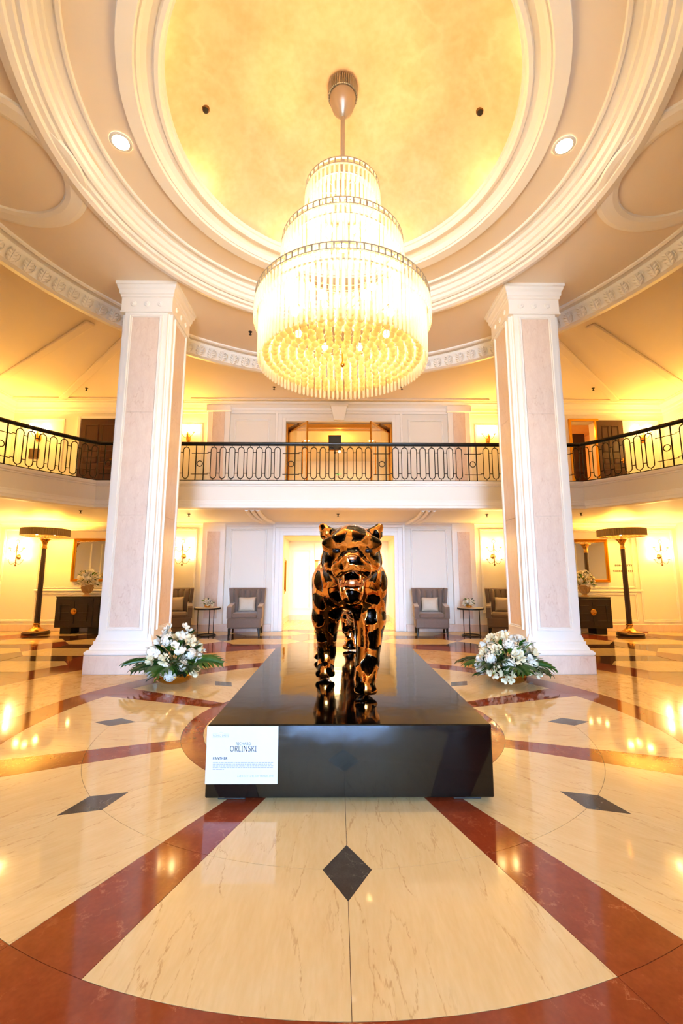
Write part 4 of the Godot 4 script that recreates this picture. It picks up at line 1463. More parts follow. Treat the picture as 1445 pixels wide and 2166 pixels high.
	# cabinets
	var k := thing("cabinet", "dark wood cabinet with brass medallion behind the left column", "cabinet", Vector3(-5.55, 0, -6.28), 0, "dark cabinets under the mirrors")
	box_part("body", Vector3(0, 0.475, 0), Vector3(1.70, 0.67, 0.44), M.cabinet_wood, k, 0.006)
	box_part("top_board", Vector3(0, 0.818, 0), Vector3(1.72, 0.02, 0.46), M.cabinet_wood, k, 0.004)
	for x in [-0.62, 0.0, 0.62]:
		box_part("foot", Vector3(x, 0.07, 0), Vector3(0.24, 0.14, 0.34), M.black_board, k, 0.004)
	mb = MB.new()
	var rows := []
	for i in 3:
		mb.box(Vector3(-0.30 + i * 0.30, 0.475, 0.006), Vector3(0.012, 0.5 - absf(i - 1) * 0.1, 0.012), 0.002)
		mb.box(Vector3(-0.22, 0.30 + i * 0.17, 0.006), Vector3(0.26, 0.012, 0.012), 0.002)
		mb.box(Vector3(0.22, 0.30 + i * 0.17, 0.006), Vector3(0.26, 0.012, 0.012), 0.002)
	var fret := mb.mesh()
	mb = MB.new()
	mb.lathe([Vector2(0.0, 0.022), Vector2(0.03, 0.024), Vector2(0.04, 0.016), Vector2(0.055, 0.024), Vector2(0.068, 0.018), Vector2(0.07, 0.0)], 28, Transform3D(Basis(Vector3.RIGHT, PI / 2), Vector3.ZERO))
	var medal := mb.mesh()
	for x in [-0.425, 0.425]:
		var d := box_part("door", Vector3(x, 0.475, 0.226), Vector3(0.835, 0.62, 0.016), M.cabinet_wood, k, 0.003)
		part("fretwork", fret, M.cabinet_wood, d, Vector3(0, -0.475, 0.008))
		part("medallion", medal, M.brass, d, Vector3(0, 0.02, 0.008))
	copy(k, "cabinet", "dark wood cabinet with brass medallion behind the right column", Vector3(5.26, 0, -6.20))
	# mirrors
	var m := thing("wall_mirror", "gilt framed mirror above the left cabinet", "mirror", Vector3(-5.55, 1.67, -6.61), 0, "gilt mirrors above the cabinets")
	box_part("glass", Vector3(0, 0, 0.0), Vector3(1.66, 0.92, 0.012), M.mirror_glass, m)
	part("frame", frame_mesh(1.78, 1.04, 0.075, 0.05), M.gilt, m, Vector3(0, 0, -0.006))
	copy(m, "wall_mirror", "gilt framed mirror above the right cabinet", Vector3(5.62, 1.67, -6.61))


# ------------------------------------------------------------------ sconces
func arm_path(s: float, x: float, y0: float, y1: float, dip: float) -> Array:
	var p := []
	for i in 11:
		var u := i / 10.0
		p.append(Vector3(s * x * u, lerpf(y0, y1, u) - dip * sin(u * PI), 0.09 + 0.02 * sin(u * PI)))
	return p

func build_sconces():
	var t := thing("wall_sconce", "brass four-light wall sconce beside left pilaster, lower wall", "sconce", Vector3(-3.79, 1.76, ZW), 0, "four-light sconces of the lower wall")
	var mb := MB.new()
	mb.lathe([Vector2(0.0, 0.09), Vector2(0.02, 0.088), Vector2(0.03, 0.05), Vector2(0.055, 0.03), Vector2(0.062, 0.0)], 20, Transform3D(Basis(Vector3.RIGHT, PI / 2), Vector3.ZERO))
	part("backplate", mb.mesh(), M.old_brass, t)
	mb = MB.new()
	mb.tube([Vector3(0, -0.17, 0.09), Vector3(0, -0.08, 0.09), Vector3(0, 0.0, 0.09), Vector3(0, 0.16, 0.09), Vector3(0, 0.22, 0.09), Vector3(0, 0.32, 0.09)], [0.010, 0.013, 0.009, 0.009, 0.016, 0.005], 8)
	mb.ball(Vector3(0, -0.20, 0.09), Vector3(0.022, 0.028, 0.022), 10, 6)
	mb.ball(Vector3(0, 0.245, 0.09), Vector3(0.014, 0.014, 0.014), 8, 5)
	part("stem", mb.mesh(), M.old_brass, t)
	mb = MB.new()
	var ring := []
	for i in 18:
		ring.append(Vector3(0.042 * cos(TAU * i / 18), 0.36 + 0.042 * sin(TAU * i / 18), 0.09))
	mb.tube(ring, 0.005, 5, true)
	mb.tube([Vector3(0, 0.40, 0.09), Vector3(0, 0.43, 0.09)], [0.005, 0.001], 5)
	part("ring_finial", mb.mesh(), M.old_brass, t)
	mb = MB.new()
	mb.lathe([Vector2(0.0, 0.0), Vector2(0.03, 0.004), Vector2(0.034, 0.014), Vector2(0.012, 0.016), Vector2(0.012, 0.03)], 12)
	var cup := mb.mesh()
	mb = MB.new()
	mb.lathe([Vector2(0.0, 0.0), Vector2(0.03, 0.005), Vector2(0.05, 0.06), Vector2(0.055, 0.13), Vector2(0.045, 0.17), Vector2(0.0, 0.18)], 14)
	var shade := mb.mesh()
	for s in [-1.0, 1.0]:
		for lev in 2:
			var y: float = 0.20 if lev else -0.085
			var x: float = 0.165 if lev else 0.175
			mb = MB.new()
			mb.tube(arm_path(s, x, y + (-0.02 if lev else -0.02), y, 0.085), 0.0055, 6)
			part("arm", mb.mesh(), M.old_brass, t)
			part("cup", cup, M.old_brass, t, Vector3(s * x, y, 0.09))
			part("light_shade", shade, M.bulb, t, Vector3(s * x, y + 0.03, 0.09))
			omni(Vector3(s * x, y + 0.12, 0.09), 0.20, WARM, 0.05, t)
	copy(t, "wall_sconce", "brass four-light wall sconce beside right pilaster, lower wall", Vector3(3.72, 1.77, ZW))
	copy(t, "wall_sconce", "brass four-light wall sconce left of the left floor lamp", Vector3(-7.76, 1.74, ZW))
	copy(t, "wall_sconce", "brass four-light wall sconce right of the right floor lamp", Vector3(7.78, 1.77, ZW))
	copy(t, "wall_sconce", "brass four-light sconce, unseen on left side wall, lighting the lower corner", Vector3(-XW, 1.76, -5.3), PI / 2)  # out of view, lights the lower left corner
	copy(t, "wall_sconce", "brass four-light sconce, unseen on right side wall, lighting the lower corner", Vector3(XW, 1.76, -5.3), -PI / 2)  # out of view, lights the lower right corner
	# upper sconces: two candle arms
	var u := thing("candle_sconce", "brass two-arm candle sconce above railing, beside left upper pilaster", "sconce", Vector3(-3.82, 4.72, ZW), 0, "two-light sconces of the gallery")
	mb = MB.new()
	mb.lathe([Vector2(0.0, 0.06), Vector2(0.03, 0.05), Vector2(0.05, 0.02), Vector2(0.052, 0.0)], 16, Transform3D(Basis(Vector3.RIGHT, PI / 2) * Basis.from_scale(Vector3(1, 1, 2.2)), Vector3.ZERO))
	part("backplate", mb.mesh(), M.brass, u)
	mb = MB.new()
	mb.tube([Vector3(0, -0.16, 0.07), Vector3(0, -0.05, 0.09), Vector3(0, 0.08, 0.09), Vector3(0, 0.14, 0.09)], [0.006, 0.028, 0.03, 0.008], 10)
	part("stem", mb.mesh(), M.brass, u)
	for s in [-1.0, 1.0]:
		mb = MB.new()
		mb.tube(arm_path(s, 0.16, 0.0, 0.13, 0.06), 0.007, 6)
		part("arm", mb.mesh(), M.brass, u)
		part("cup", cup, M.brass, u, Vector3(s * 0.16, 0.125, 0.09))
		part("light_shade", shade, M.bulb, u, Vector3(s * 0.16, 0.155, 0.09))
		omni(Vector3(s * 0.16, 0.24, 0.09), 0.8, WARM, 0.05, u)
	copy(u, "candle_sconce", "brass two-arm candle sconce above railing, beside right upper pilaster", Vector3(3.73, 4.70, ZW))
	copy(u, "candle_sconce", "brass two-arm candle sconce by the upper left corner", Vector3(-7.56, 4.72, ZW))
	copy(u, "candle_sconce", "brass two-arm candle sconce by the upper right corner", Vector3(7.66, 4.74, ZW))
	copy(u, "candle_sconce", "brass two-arm candle sconce, unseen on left side wall, lighting the upper corner", Vector3(-XW, 4.72, -5.4), PI / 2)  # out of view, lights the gallery corner on the left
	copy(u, "candle_sconce", "brass two-arm candle sconce, unseen on right side wall, lighting the upper corner", Vector3(XW, 4.72, -5.4), -PI / 2)  # out of view, lights the gallery corner on the right


# ------------------------------------------------------------------ flowers
func petal(mb: MB, t: Transform3D, w: float, h: float, curl: float):
	var rows := []
	for j in 4:
		var v := j / 3.0
		var hw := w * sin(PI * (0.12 + 0.72 * v)) * 0.5
		var row := []
		for i in 3:
			var u := i - 1.0
			row.append(t * Vector3(u * hw, h * v, curl * v * v + 0.25 * w * u * u))
		rows.append(row)
	for j in 3:
		for i in 2:
			mb.quad(rows[j][i], rows[j + 1][i], rows[j + 1][i + 1], rows[j][i + 1], 1)

func rose_mesh(seed_: int) -> ArrayMesh:
	var rng := RandomNumberGenerator.new()
	rng.seed = seed_
	var mb := MB.new()
	for ring in 3:
		var n := 3 + ring
		for i in n:
			var a := TAU * (i + 0.4 * ring) / n
			var b := Basis(Vector3.UP, a) * Basis(Vector3.RIGHT, 0.12 + 0.30 * ring + rng.randf_range(-0.05, 0.05))
			petal(mb, Transform3D(b, Basis(Vector3.UP, a) * Vector3(0, -0.02, 0.006 + 0.010 * ring)), 0.045 + 0.012 * ring, 0.058 - 0.004 * ring, 0.012 * ring - 0.02)
	mb.ball(Vector3(0, 0.005, 0), Vector3(0.016, 0.03, 0.016), 7, 5)
	return mb.mesh()

func hydrangea_mesh(seed_: int) -> ArrayMesh:
	var rng := RandomNumberGenerator.new()
	rng.seed = seed_
	var mb := MB.new()
	mb.ball(Vector3(0, 0, 0), Vector3(0.06, 0.05, 0.06), 8, 6)
	for k in 34:
		var y := 1.0 - 1.55 * (k + 0.5) / 34
		var a := k * 2.39996
		var r := sqrt(maxf(0.0, 1 - y * y))
		var d := Vector3(r * cos(a), y, r * sin(a))
		var b := Basis(Quaternion(Vector3.UP, d)) if d.y > -0.999 else Basis.IDENTITY
		b = b * Basis(Vector3.UP, rng.randf() * TAU)
		var o := d * Vector3(0.068, 0.058, 0.068)
		for i in 4:
			var c := cos(i * PI / 2)
			var s := sin(i * PI / 2)
			mb.quad(o + b * Vector3(0, 0.004, 0), o + b * (Vector3(c - s, 0.3, s + c) * 0.011), o + b * (Vector3(c, 0.35, s) * 0.021), o + b * (Vector3(c + s, 0.3, s - c) * 0.011))
	return mb.mesh()

func orchid_mesh() -> ArrayMesh:
	var mb := MB.new()
	for i in 5:
		var a := TAU * i / 5
		petal(mb, Transform3D(Basis(Vector3.UP, a) * Basis(Vector3.RIGHT, 1.15), Vector3.ZERO), 0.05 if i % 2 else 0.06, 0.055, -0.008)
	mb.ball(Vector3(0, 0.012, 0), Vector3(0.010, 0.010, 0.010), 6, 4)
	return mb.mesh()

func monstera_mesh(seed_: int) -> ArrayMesh:
	var rng := RandomNumberGenerator.new()
	rng.seed = seed_
	var mb := MB.new()
	var spine := []
	for i in 9:
		var v := i / 8.0
		spine.append(Vector3(0, -0.10 * v * v, 0.34 * v))
	mb.tube(spine, [0.006, 0.006, 0.005, 0.005, 0.005, 0.004, 0.004, 0.003, 0.002], 4)
	for s in [-1.0, 1.0]:
		for i in 8:
			var v := (i + 0.5) / 8.0
			var L := 0.17 * sin(PI * (0.2 + 0.72 * v)) * rng.randf_range(0.92, 1.06)
			var a: Vector3 = spine[i]
			var b: Vector3 = spine[i + 1]
			var dir := Vector3(s * 1.0, 0, 0.10 + 0.85 * v).normalized()
			var mid1 := a + dir * L * 0.55 + Vector3(0, 0.018, -0.008)
			var mid2 := b + dir * L * 0.55 + Vector3(0, 0.014, 0.0) - Vector3(0, 0, 0.004)
			var tip := (a + b) / 2 + dir * L + Vector3(0, -0.035, 0.006)
			mb.quad(a, mid1, mid2, b, 1)
			var m3 := a + dir * L * 0.85 + Vector3(0, -0.005, 0.006)
			var m4 := b + dir * L * 0.85 + Vector3(0, -0.008, -0.010)
			mb.quad(mid1, m3, m4, mid2, 1)
			mb.tri(m3, tip, m4, 1)
	return mb.mesh()

func leaf_mesh(L: float, w: float, droop: float) -> ArrayMesh:
	var mb := MB.new()
	var rows := []
	for i in 6:
		var v := i / 5.0
		var hw := w * pow(sin(PI * clampf(0.04 + 0.94 * v, 0, 1)), 0.8) * 0.5
		var c := Vector3(0, -droop * v * v, L * v)
		rows.append([c + Vector3(-hw, hw * 0.35, 0), c, c + Vector3(hw, hw * 0.35, 0)])
	for i in 5:
		for k in 2:
			mb.quad(rows[i][k], rows[i + 1][k], rows[i + 1][k + 1], rows[i][k + 1], 1)
	return mb.mesh()

func aim(d: Vector3, roll := 0.0) -> Basis:
	# +y of the flower along d
	return Basis(Quaternion(Vector3.UP, d.normalized())) * Basis(Vector3.UP, roll)

func leaf_aim(d: Vector3, roll := 0.0) -> Basis:
	# +z of the leaf along d, its upper side up
	var z := d.normalized()
	var x := Vector3.UP.cross(z).normalized()
	return Basis(x, z.cross(x), z) * Basis(Vector3(0, 0, 1), roll)

func arrangement(t: Node3D, bowl_y: float, R: Vector3, flowers: int, seed_: int, big: int, sc := 1.0):
	var rng := RandomNumberGenerator.new()
	rng.seed = seed_
	var roses := [rose_mesh(1), rose_mesh(2)]
	var hyd := hydrangea_mesh(3)
	var orc := orchid_mesh()
	var lf := leaf_mesh(0.15, 0.06, 0.04)
	var bl := leaf_mesh(0.22, 0.035, 0.08)
	var c := Vector3(0, bowl_y, 0)
	for k in flowers:
		var y := lerpf(0.98, -0.12, (k + 0.5) / flowers)
		var a := k * 2.39996 + rng.randf_range(-0.2, 0.2)
		var r := sqrt(maxf(0.0, 1.0 - y * y))
		var d := Vector3(r * cos(a), y, r * sin(a))
		var at := c + d * R * rng.randf_range(0.82, 1.04)
		var up := (d / R).normalized()
		var pick := rng.randi() % 10
		if pick < 5:
			var sz := rng.randf_range(0.95, 1.3) * sc
			part("rose", roses[k % 2], M.petal_cream if k % 3 else M.petal_white, t, at, aim(up, a).scaled(Vector3.ONE * sz))
		elif pick < 8:
			part("hydrangea", hyd, M.petal_white, t, at - up * 0.03 * sc, aim(up, a).scaled(Vector3.ONE * rng.randf_range(0.9, 1.15) * sc))
		else:
			for q in 3:
				part("orchid", orc, M.petal_white, t, at + Vector3(rng.randf_range(-1, 1), rng.randf_range(-1, 1), rng.randf_range(-1, 1)) * 0.045 * sc, aim(up + Vector3(rng.randf_range(-0.5, 0.5), 0, rng.randf_range(-0.5, 0.5)), a).scaled(Vector3.ONE * sc))
		var mb := MB.new()
		mb.tube([c, c.lerp(at, 0.5) + Vector3(0, 0.02, 0), at - up * 0.01], 0.0035 * sc, 4)
		part("stem", mb.mesh(), M.leaf, t)
	for k in flowers * 2:
		var a := k * 2.39996 + 1.0
		var y := rng.randf_range(-0.15, 0.9)
		var r := sqrt(maxf(0.0, 1.0 - y * y))
		var d := Vector3(r * cos(a), y, r * sin(a))
		part("leaf", lf, [M.leaf, M.leaf_dark, M.leaf_dark, M.leaf_light][k % 4], t, c + d * R * rng.randf_range(0.55, 0.8), leaf_aim(d + Vector3(0, 0.15, 0.05), rng.randf_range(-0.6, 0.6)).scaled(Vector3.ONE * sc))
	for k in big:
		var a := lerpf(-2.7, 0.1, (k + 0.5) / big) if big > 3 else rng.randf() * TAU
		a = TAU * (k + 0.3) / big
		var d := Vector3(cos(a), rng.randf_range(0.10, 0.30), sin(a))
		part("monstera_leaf", monstera_mesh(seed_ + k), M.leaf_dark if k % 2 else M.leaf, t, c + d * R * 0.42 + Vector3(0, 0.02, 0), leaf_aim(d, rng.randf_range(-0.4, 0.4)).scaled(Vector3.ONE * sc * rng.randf_range(1.05, 1.3)))
		for q in 3:
			var e := a + 0.35 * (q - 1)
			part("blade_leaf", bl, M.leaf_light if q == 1 else M.leaf, t, c + Vector3(cos(e), 0.1, sin(e)) * R * 0.5, leaf_aim(Vector3(cos(e), 0.25, sin(e)), 0.3 * (q - 1)).scaled(Vector3.ONE * sc * 1.1))

func build_arrangements():
	var spots := [[Vector3(-2.04, 0, -1.52), Vector3(0.34, 0.50, 0.30), 34, 101, "white roses and hydrangeas over tropical leaves, at the left column foot"], [Vector3(2.06, 0, -1.52), Vector3(0.40, 0.43, 0.32), 42, 202, "white roses and hydrangeas over tropical leaves, at the right column foot"]]
	for s in spots:
		var t := thing("flower_arrangement", s[4], "flowers", s[0], 0, "large floor bouquets")
		var mb := MB.new()
		mb.lathe([Vector2(0.0, 0.0), Vector2(0.14, 0.0), Vector2(0.19, 0.03), Vector2(0.21, 0.08), Vector2(0.205, 0.12), Vector2(0.19, 0.12), Vector2(0.18, 0.06), Vector2(0.0, 0.05)], 28)
		part("bowl", mb.mesh(), M.brass, t)
		mb = MB.new()
		mb.ball(Vector3(0, 0.10, 0), Vector3(0.18, 0.06, 0.18), 14, 6)
		part("moss", mb.mesh(), M.leaf_dark, t)
		arrangement(t, 0.15, s[1], s[2], s[3], 9)
	for s in [-1.0, 1.0]:
		var side: String = "left" if s < 0 else "right"
		var v := thing("flower_vase", "carved urn of white flowers on the %s cabinet" % side, "vase", Vector3(-5.77 if s < 0 else 5.62, 0.828, -6.14), 0, "urns of flowers on the cabinets")
		var mb := MB.new()
		mb.lathe([Vector2(0.0, 0.0), Vector2(0.09, 0.0), Vector2(0.09, 0.02), Vector2(0.05, 0.04), Vector2(0.05, 0.07), Vector2(0.09, 0.12), Vector2(0.12, 0.20), Vector2(0.13, 0.25), Vector2(0.12, 0.26), Vector2(0.0, 0.24)], 18, Transform3D.IDENTITY, true)
		var ur := part("urn", mb.mesh(), M.vase, v)
		for k in 10:
			var a := TAU * k / 10
			mb = MB.new()
			mb.tube([Vector3(0.062 * cos(a), 0.08, 0.062 * sin(a)), Vector3(0.10 * cos(a + 0.2), 0.13, 0.10 * sin(a + 0.2)), Vector3(0.128 * cos(a + 0.4), 0.21, 0.128 * sin(a + 0.4))], 0.012, 5)
			part("gadroon", mb.mesh(), M.vase, ur)
		arrangement(v, 0.30, Vector3(0.24, 0.30, 0.20), 22, 300 + int(s), 0, 0.8)
		var q := thing("posy", "small bowl of white flowers on the %s side table" % side, "flowers", Vector3(-2.93 if s < 0 else 2.86, 0.603, -5.85), 0, "posies on the side tables")
		mb = MB.new()
		mb.lathe([Vector2(0.0, 0.0), Vector2(0.05, 0.0), Vector2(0.065, 0.03), Vector2(0.06, 0.07), Vector2(0.052, 0.07), Vector2(0.0, 0.06)], 16)
		part("bowl", mb.mesh(), M.brass, q)
		arrangement(q, 0.08, Vector3(0.11, 0.10, 0.10), 14, 400 + int(s), 0, 0.6)


# ------------------------------------------------------------------ doors, signs and fittings
func wood_door(t: Node3D, w: float, h: float, hinge_right := false):
	box_part("leaf", Vector3(0, h / 2, 0), Vector3(w, h, 0.045), M.dark_wood, t, 0.004)
	for q in [[0.12, 0.40, 0.06], [0.46, 0.54, 0.03], [0.60, 0.93, 0.06]]:
		var pw := (w - 0.30) / 2
		for s in [-1.0, 1.0]:
			var hh: float = (q[1] - q[0]) * h
			part("raised_panel", frame_mesh(pw, hh, 0.035, 0.014), M.dark_wood, t, Vector3(s * (pw / 2 + 0.03), (q[0] + q[1]) / 2 * h, 0.0225))
	var mb := MB.new()
	var x := w / 2 - 0.07
	mb.box(Vector3(x, 1.08, 0.028), Vector3(0.05, 0.12, 0.012), 0.004)
	mb.tube([Vector3(x, 1.06, 0.03), Vector3(x, 1.06, 0.07), Vector3(x - 0.10, 1.06, 0.07)], 0.009, 6)
	part("handle", mb.mesh(), M.brass, t)

func build_small():
	# gallery doors
	var d1 := struct("door_1")
	d1.position = Vector3(-6.03, HG, ZW + 0.03)
	wood_door(d1, 0.98, 2.11)
	var mb := MB.new()
	mb.box(Vector3(-0.54, 1.09, 0.0), Vector3(0.08, 2.18, 0.07), 0.01)
	mb.box(Vector3(0.54, 1.09, 0.0), Vector3(0.08, 2.18, 0.07), 0.01)
	mb.box(Vector3(0, 2.16, 0.0), Vector3(1.0, 0.08, 0.07), 0.01)
	part("door_frame", mb.mesh(), M.trim_paint, d1)
	var d2 := struct("door_2")
	d2.position = Vector3(6.83, HG, ZW + 0.03)
	wood_door(d2, 0.68, 2.13)
	mb = MB.new()
	mb.box(Vector3(-0.355, 1.07, 0.0), Vector3(0.045, 2.14, 0.06), 0.008)
	mb.box(Vector3(-0.30 - 0.70, 1.07, 0.0), Vector3(0.06, 2.14, 0.06), 0.008)
	mb.box(Vector3(-0.65, 2.14, 0.0), Vector3(0.76, 0.06, 0.06), 0.008)
	part("door_frame", mb.mesh(), M.gilt, d2)
	var rw := struct("wall_side_room")
	box_part("back", Vector3(6.1, 4.2, -8.3), Vector3(2.2, 2.4, 0.1), M.dome_paint, rw)
	box_part("side", Vector3(5.05, 4.2, -7.6), Vector3(0.1, 2.4, 1.5), M.dome_paint, rw)
	box_part("side", Vector3(7.15, 4.2, -7.6), Vector3(0.1, 2.4, 1.5), M.dome_paint, rw)
	box_part("lid", Vector3(6.1, 5.35, -7.6), Vector3(2.2, 0.1, 1.5), M.dome_paint, rw)
	box_part("base", Vector3(6.1, HG - 0.05, -7.6), Vector3(2.2, 0.1, 1.5), M.gold_cream, rw)
	var sh := thing("wardrobe_panel", "brown wooden panel seen through the open gallery doorway", "panel", Vector3(6.36, HG, -7.3))
	box_part("board", Vector3(0, 1.0, 0), Vector3(0.42, 2.0, 0.04), M.dark_wood, sh, 0.005)
	for y in [0.35, 1.0, 1.65]:
		box_part("batten", Vector3(0, y, 0.03), Vector3(0.36, 0.05, 0.02), M.dark_wood, sh, 0.003)
	var sl := thing("unseen_side_room_light", "unseen ceiling lamp lighting the room behind the open gallery door", "lamp", Vector3(5.85, 5.29, -7.6))  # lamp out of view, placed to light the side room
	box_part("light_diffuser", Vector3(0, -0.012, 0), Vector3(0.3, 0.02, 0.3), M.room_light, sl, 0.005)
	box_part("frame", Vector3(0, 0.0, 0), Vector3(0.34, 0.016, 0.34), M.white_metal, sl, 0.004)
	area(Vector3(0, -0.03, 0), Vector3.DOWN, Vector2(0.3, 0.3), 60.0, WARM, sl)
	# brass framed glass doors of the upper opening, both leaves swung inwards
	var d3 := struct("door_3")
	d3.position = Vector3(-0.03, HG, ZW - 0.13)
	mb = MB.new()
	mb.box(Vector3(-1.32, 1.03, 0), Vector3(0.05, 2.06, 0.12), 0.006)
	mb.box(Vector3(1.32, 1.03, 0), Vector3(0.05, 2.06, 0.12), 0.006)
	mb.box(Vector3(0, 2.0, 0), Vector3(2.6, 0.10, 0.12), 0.006)
	mb.box(Vector3(0, 1.90, 0), Vector3(2.6, 0.03, 0.06), 0.004)
	part("brass_frame", mb.mesh(), M.brass, d3)
	for s in [-1.0, 1.0]:
		var lf := Node3D.new()
		lf.name = "glass_leaf"
		d3.add_child(lf, true)
		lf.position = Vector3(s * 1.29, 0, -0.04)
		lf.rotation.y = s * 0.95
		box_part("pane", Vector3(-s * 0.46, 0.95, 0), Vector3(0.86, 1.78, 0.012), M.warm_pane, lf)
		mb = MB.new()
		mb.box(Vector3(-s * 0.46, 0.05, 0), Vector3(0.92, 0.10, 0.04), 0.004)
		mb.box(Vector3(-s * 0.46, 1.86, 0), Vector3(0.92, 0.06, 0.04), 0.004)
		mb.box(Vector3(-s * 0.02, 0.95, 0), Vector3(0.04, 1.8, 0.04), 0.004)
		mb.box(Vector3(-s * 0.90, 0.95, 0), Vector3(0.04, 1.8, 0.04), 0.004)
		part("leaf_frame", mb.mesh(), M.brass, lf)
		mb = MB.new()
		mb.tube([Vector3(-s * 0.80, 0.6, 0.06), Vector3(-s * 0.80, 1.4, 0.06)], 0.014, 8)
		part("pull_handle", mb.mesh(), M.brass, lf)
		mb = MB.new()
		mb.box(Vector3(-s * 0.3, 1.91, 0.04), Vector3(0.5, 0.05, 0.05), 0.006)
		part("closer", mb.mesh(), M.old_brass, lf)
	var pl := thing("hanging_lamp", "small wire pendant lamp behind the upper glass doors", "lamp", Vector3(-0.02, 4.9, -8.2))
	mb = MB.new()
	mb.tube([Vector3(0, 0.0, 0), Vector3(0, 0.35, 0)], 0.006, 5)
	part("cord", mb.mesh(), M.old_brass, pl)
	mb = MB.new()
	mb.ball(Vector3(0.0, -0.05, 0), Vector3(0.035, 0.045, 0.035), 10, 6)
	part("light_bulb", mb.mesh(), M.bulb, pl)
	for k in 4:
		mb = MB.new()
		mb.tube(arm_path(1.0, 0.14, 0.0, -0.02, 0.06), 0.005, 5)
		part("wire_arm", mb.mesh(), M.old_brass, pl, Vector3.ZERO, Basis(Vector3.UP, TAU * k / 4))
	omni(Vector3(0, -0.05, 0), 0.7, WARM, 0.04, pl)
	var ex := thing("exit_sign", "small green lit exit sign in the upper room", "sign", Vector3(-0.02, 4.77, -10.77))
	box_part("case", Vector3.ZERO, Vector3(0.20, 0.13, 0.04), M.white_metal, ex, 0.005)
	lettering("EXIT", 0.07, M.exit_glow, ex, Vector3(0, 0, 0.022))
	# board on a stand by the railing
	var bd := thing("sign_stand", "black square board on a thin pole behind the railing", "sign", Vector3(-0.122, HG, -5.0))
	box_part("board", Vector3(0, 1.015, 0), Vector3(0.27, 0.33, 0.03), M.black_board, bd, 0.004)
	part("board_rim", frame_mesh(0.28, 0.34, 0.014, 0.01), M.brass, bd, Vector3(0, 1.015, 0.014))
	mb = MB.new()
	mb.tube([Vector3(0, 0.02, 0), Vector3(0, 0.86, 0)], 0.011, 8)
	mb.ball(Vector3(0, 0.80, 0), Vector3(0.026, 0.03, 0.026), 8, 6)
	part("pole", mb.mesh(), M.black_iron, bd)
	mb = MB.new()
	mb.lathe([Vector2(0.0, 0.0), Vector2(0.13, 0.0), Vector2(0.13, 0.012), Vector2(0.02, 0.03), Vector2(0.0, 0.03)], 20)
	part("foot", mb.mesh(), M.black_iron, bd)
	var pq := thing("wall_plaque", "small dark bronze plaque below the upper left sconce", "plaque", Vector3(-7.65, 4.31, ZW + 0.012))
	box_part("plate", Vector3.ZERO, Vector3(0.24, 0.26, 0.02), M.lamp_bronze, pq, 0.004)
	part("border", frame_mesh(0.24, 0.26, 0.025, 0.012), M.old_brass, pq, Vector3(0, 0, 0.01))
	# two lines of small raised characters on the right wall; too blurred to read
	var wl := thing("wall_lettering", "two lines of small bronze characters on the right wall", "lettering", Vector3(6.90, 1.49, ZW + 0.004))
	var rng := RandomNumberGenerator.new()
	rng.seed = 12
	for row in 2:
		var n := 10 if row == 0 else 12
		for i in n:
			mb = MB.new()
			var x := (i - (n - 1) / 2.0) * 0.045
			var h := 0.04
			mb.box(Vector3(x - 0.011, 0, 0), Vector3(0.006, h, 0.006))
			if rng.randf() < 0.7:
				mb.box(Vector3(x + 0.011, 0, 0), Vector3(0.006, h, 0.006))
			for y in [-0.017, 0.0, 0.017]:
				if rng.randf() < (0.5 if row == 0 else 0.8):
					mb.box(Vector3(x, y, 0), Vector3(0.024, 0.006, 0.006))
			part("character", mb.mesh(), M.sensor, wl, Vector3(0, 0.067 - row * 0.136, 0))
	# ring downlights
	for s in [-1.0, 1.0]:
		var dl := thing("downlight", "round recessed downlight in the ceiling ring, %s of the dome" % ("left" if s < 0 else "right"), "downlight", Vector3(s * 2.38, 5.868, 0.02), 0, "downlights of the ceiling ring")
		mb = MB.new()
		mb.lathe([Vector2(0.0, -0.006), Vector2(0.085, -0.006)], 24)
		part("light_disc", mb.mesh(), M.downlight, dl)
		mb = MB.new()
		mb.lathe([Vector2(0.085, -0.008), Vector2(0.10, -0.012), Vector2(0.115, 0.0)], 24)
		part("trim_ring", mb.mesh(), M.white_metal, dl)
		var l := SpotLight3D.new()
		l.light_energy = 6.0
		l.light_color = Color(1.0, 0.88, 0.68)
		l.spot_angle = 50.0
		l.spot_range = 30.0
		l.spot_attenuation = 2.0
		l.light_size = 0.08
		l.shadow_enabled = true
		dl.add_child(l)
		l.position = Vector3(0, -0.02, 0)
		l.rotation.x = -PI / 2
	# sensors on the dome
	for s in [-1.0, 1.0]:
		var se := thing("ceiling_sensor", "small dark round sensor on the dome, %s of the chandelier canopy" % ("left" if s < 0 else "right"), "sensor", Vector3(s * 1.53, 6.405, -0.085), 0, "sensors on the dome")
		mb = MB.new()
		mb.lathe([Vector2(0.0, -0.035), Vector2(0.02, -0.03), Vector2(0.03, -0.015), Vector2(0.034, 0.03)], 16)
		part("housing", mb.mesh(), M.sensor, se)
		mb = MB.new()
		mb.lathe([Vector2(0.034, 0.0), Vector2(0.042, 0.005), Vector2(0.042, 0.03)], 16)
		part("collar", mb.mesh(), M.old_brass, se)
	# sprinkler heads
	var heads := [[-1.64, HC, -3.3, "left of the chandelier base, inside the frieze"], [1.43, HC, -5.62, "near the upper wall, right of the keystone"], [-1.55, HC, -5.65, "near the upper wall, left of the keystone"], [-5.96, HC, -5.75, "above the dark gallery door"], [5.91, HC, -5.63, "above the open gallery doorway"], [-3.19, HS, -5.1, "under the gallery, beside the left column"], [-0.05, HS, -5.05, "under the gallery, over the passage"], [3.09, HS, -5.07, "under the gallery, beside the right column"], [-5.2, HS, -4.65, "under the gallery, near the left floor lamp"], [4.95, HS, -4.83, "under the gallery, near the right floor lamp"]]
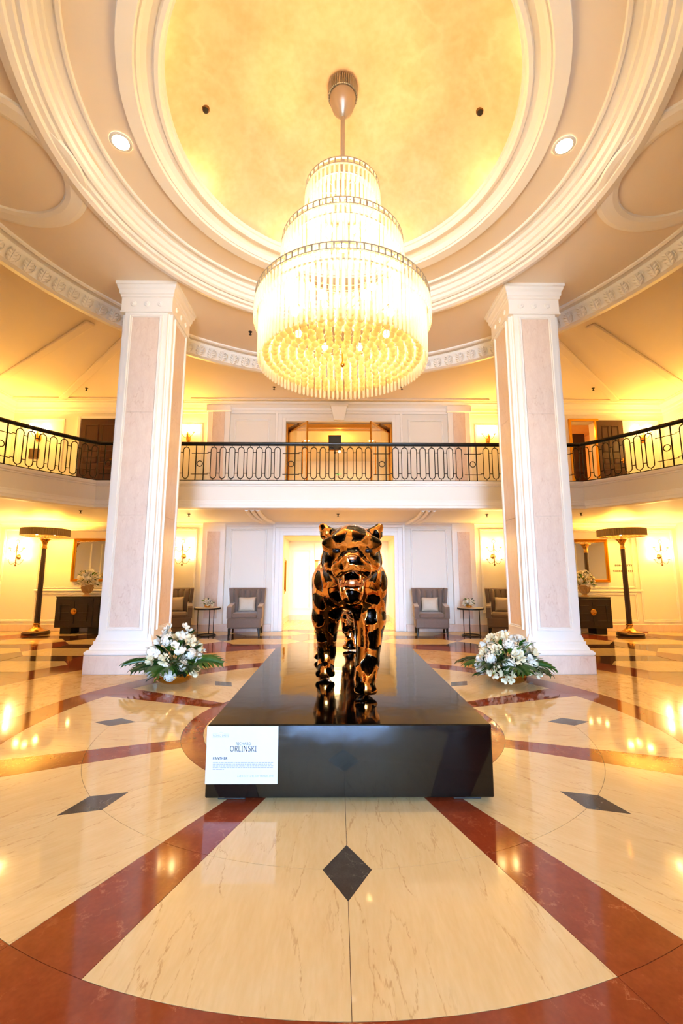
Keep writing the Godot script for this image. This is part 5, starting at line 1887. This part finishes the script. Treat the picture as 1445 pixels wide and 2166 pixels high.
	for h in heads:
		var sp := thing("sprinkler", "small sprinkler head %s" % h[3], "sprinkler", Vector3(h[0], h[1], h[2]), 0, "ceiling sprinkler heads")
		mb = MB.new()
		mb.lathe([Vector2(0.035, 0.0), Vector2(0.033, -0.008), Vector2(0.012, -0.012), Vector2(0.011, -0.045), Vector2(0.0, -0.045)], 12)
		part("body", mb.mesh(), M.sensor, sp)
		mb = MB.new()
		mb.lathe([Vector2(0.0, -0.062), Vector2(0.026, -0.06), Vector2(0.026, -0.056), Vector2(0.0, -0.05)], 12)
		part("deflector", mb.mesh(), M.sensor, sp)
	# passage: gilt mirror on its left wall and a gilded showcase beyond the inner doorway
	var gm := thing("passage_mirror", "carved gilt mirror on the left wall of the passage", "mirror", Vector3(-1.545, 1.30, -8.0), PI / 2)
	box_part("glass", Vector3(0, 0, 0.008), Vector3(0.62, 0.78, 0.012), M.mirror_glass, gm)
	part("frame", frame_mesh(0.74, 0.90, 0.08, 0.05), M.gilt, gm)
	for y in [-0.45, 0.45]:
		mb = MB.new()
		mb.ball(Vector3(0, y, 0.03), Vector3(0.10, 0.045, 0.03), 12, 6)
		part("crest", mb.mesh(), M.gilt, gm)
	for s in [-1.0, 1.0]:
		var sc := thing("showcase", "gilded glass showcase at the %s end of the passage" % ("left" if s < 0 else "right"), "showcase", Vector3(-0.03 + s * 0.62, 0, -10.75), 0, "gilded showcases beyond the passage")
		box_part("base", Vector3(0, 0.3, 0), Vector3(0.7, 0.6, 0.4), M.gilt, sc, 0.01)
		box_part("crown", Vector3(0, 1.86, 0), Vector3(0.74, 0.12, 0.44), M.gilt, sc, 0.02)
		for x in [-0.33, 0.33]:
			for z in [-0.18, 0.18]:
				box_part("post", Vector3(x, 1.2, z), Vector3(0.03, 1.2, 0.03), M.brass, sc, 0.004)
		for y in [0.95, 1.35]:
			box_part("glass_shelf", Vector3(0, y, 0), Vector3(0.64, 0.012, 0.34), M.warm_pane, sc)
		box_part("back_mirror", Vector3(0, 1.2, -0.19), Vector3(0.62, 1.18, 0.01), M.mirror_glass, sc)
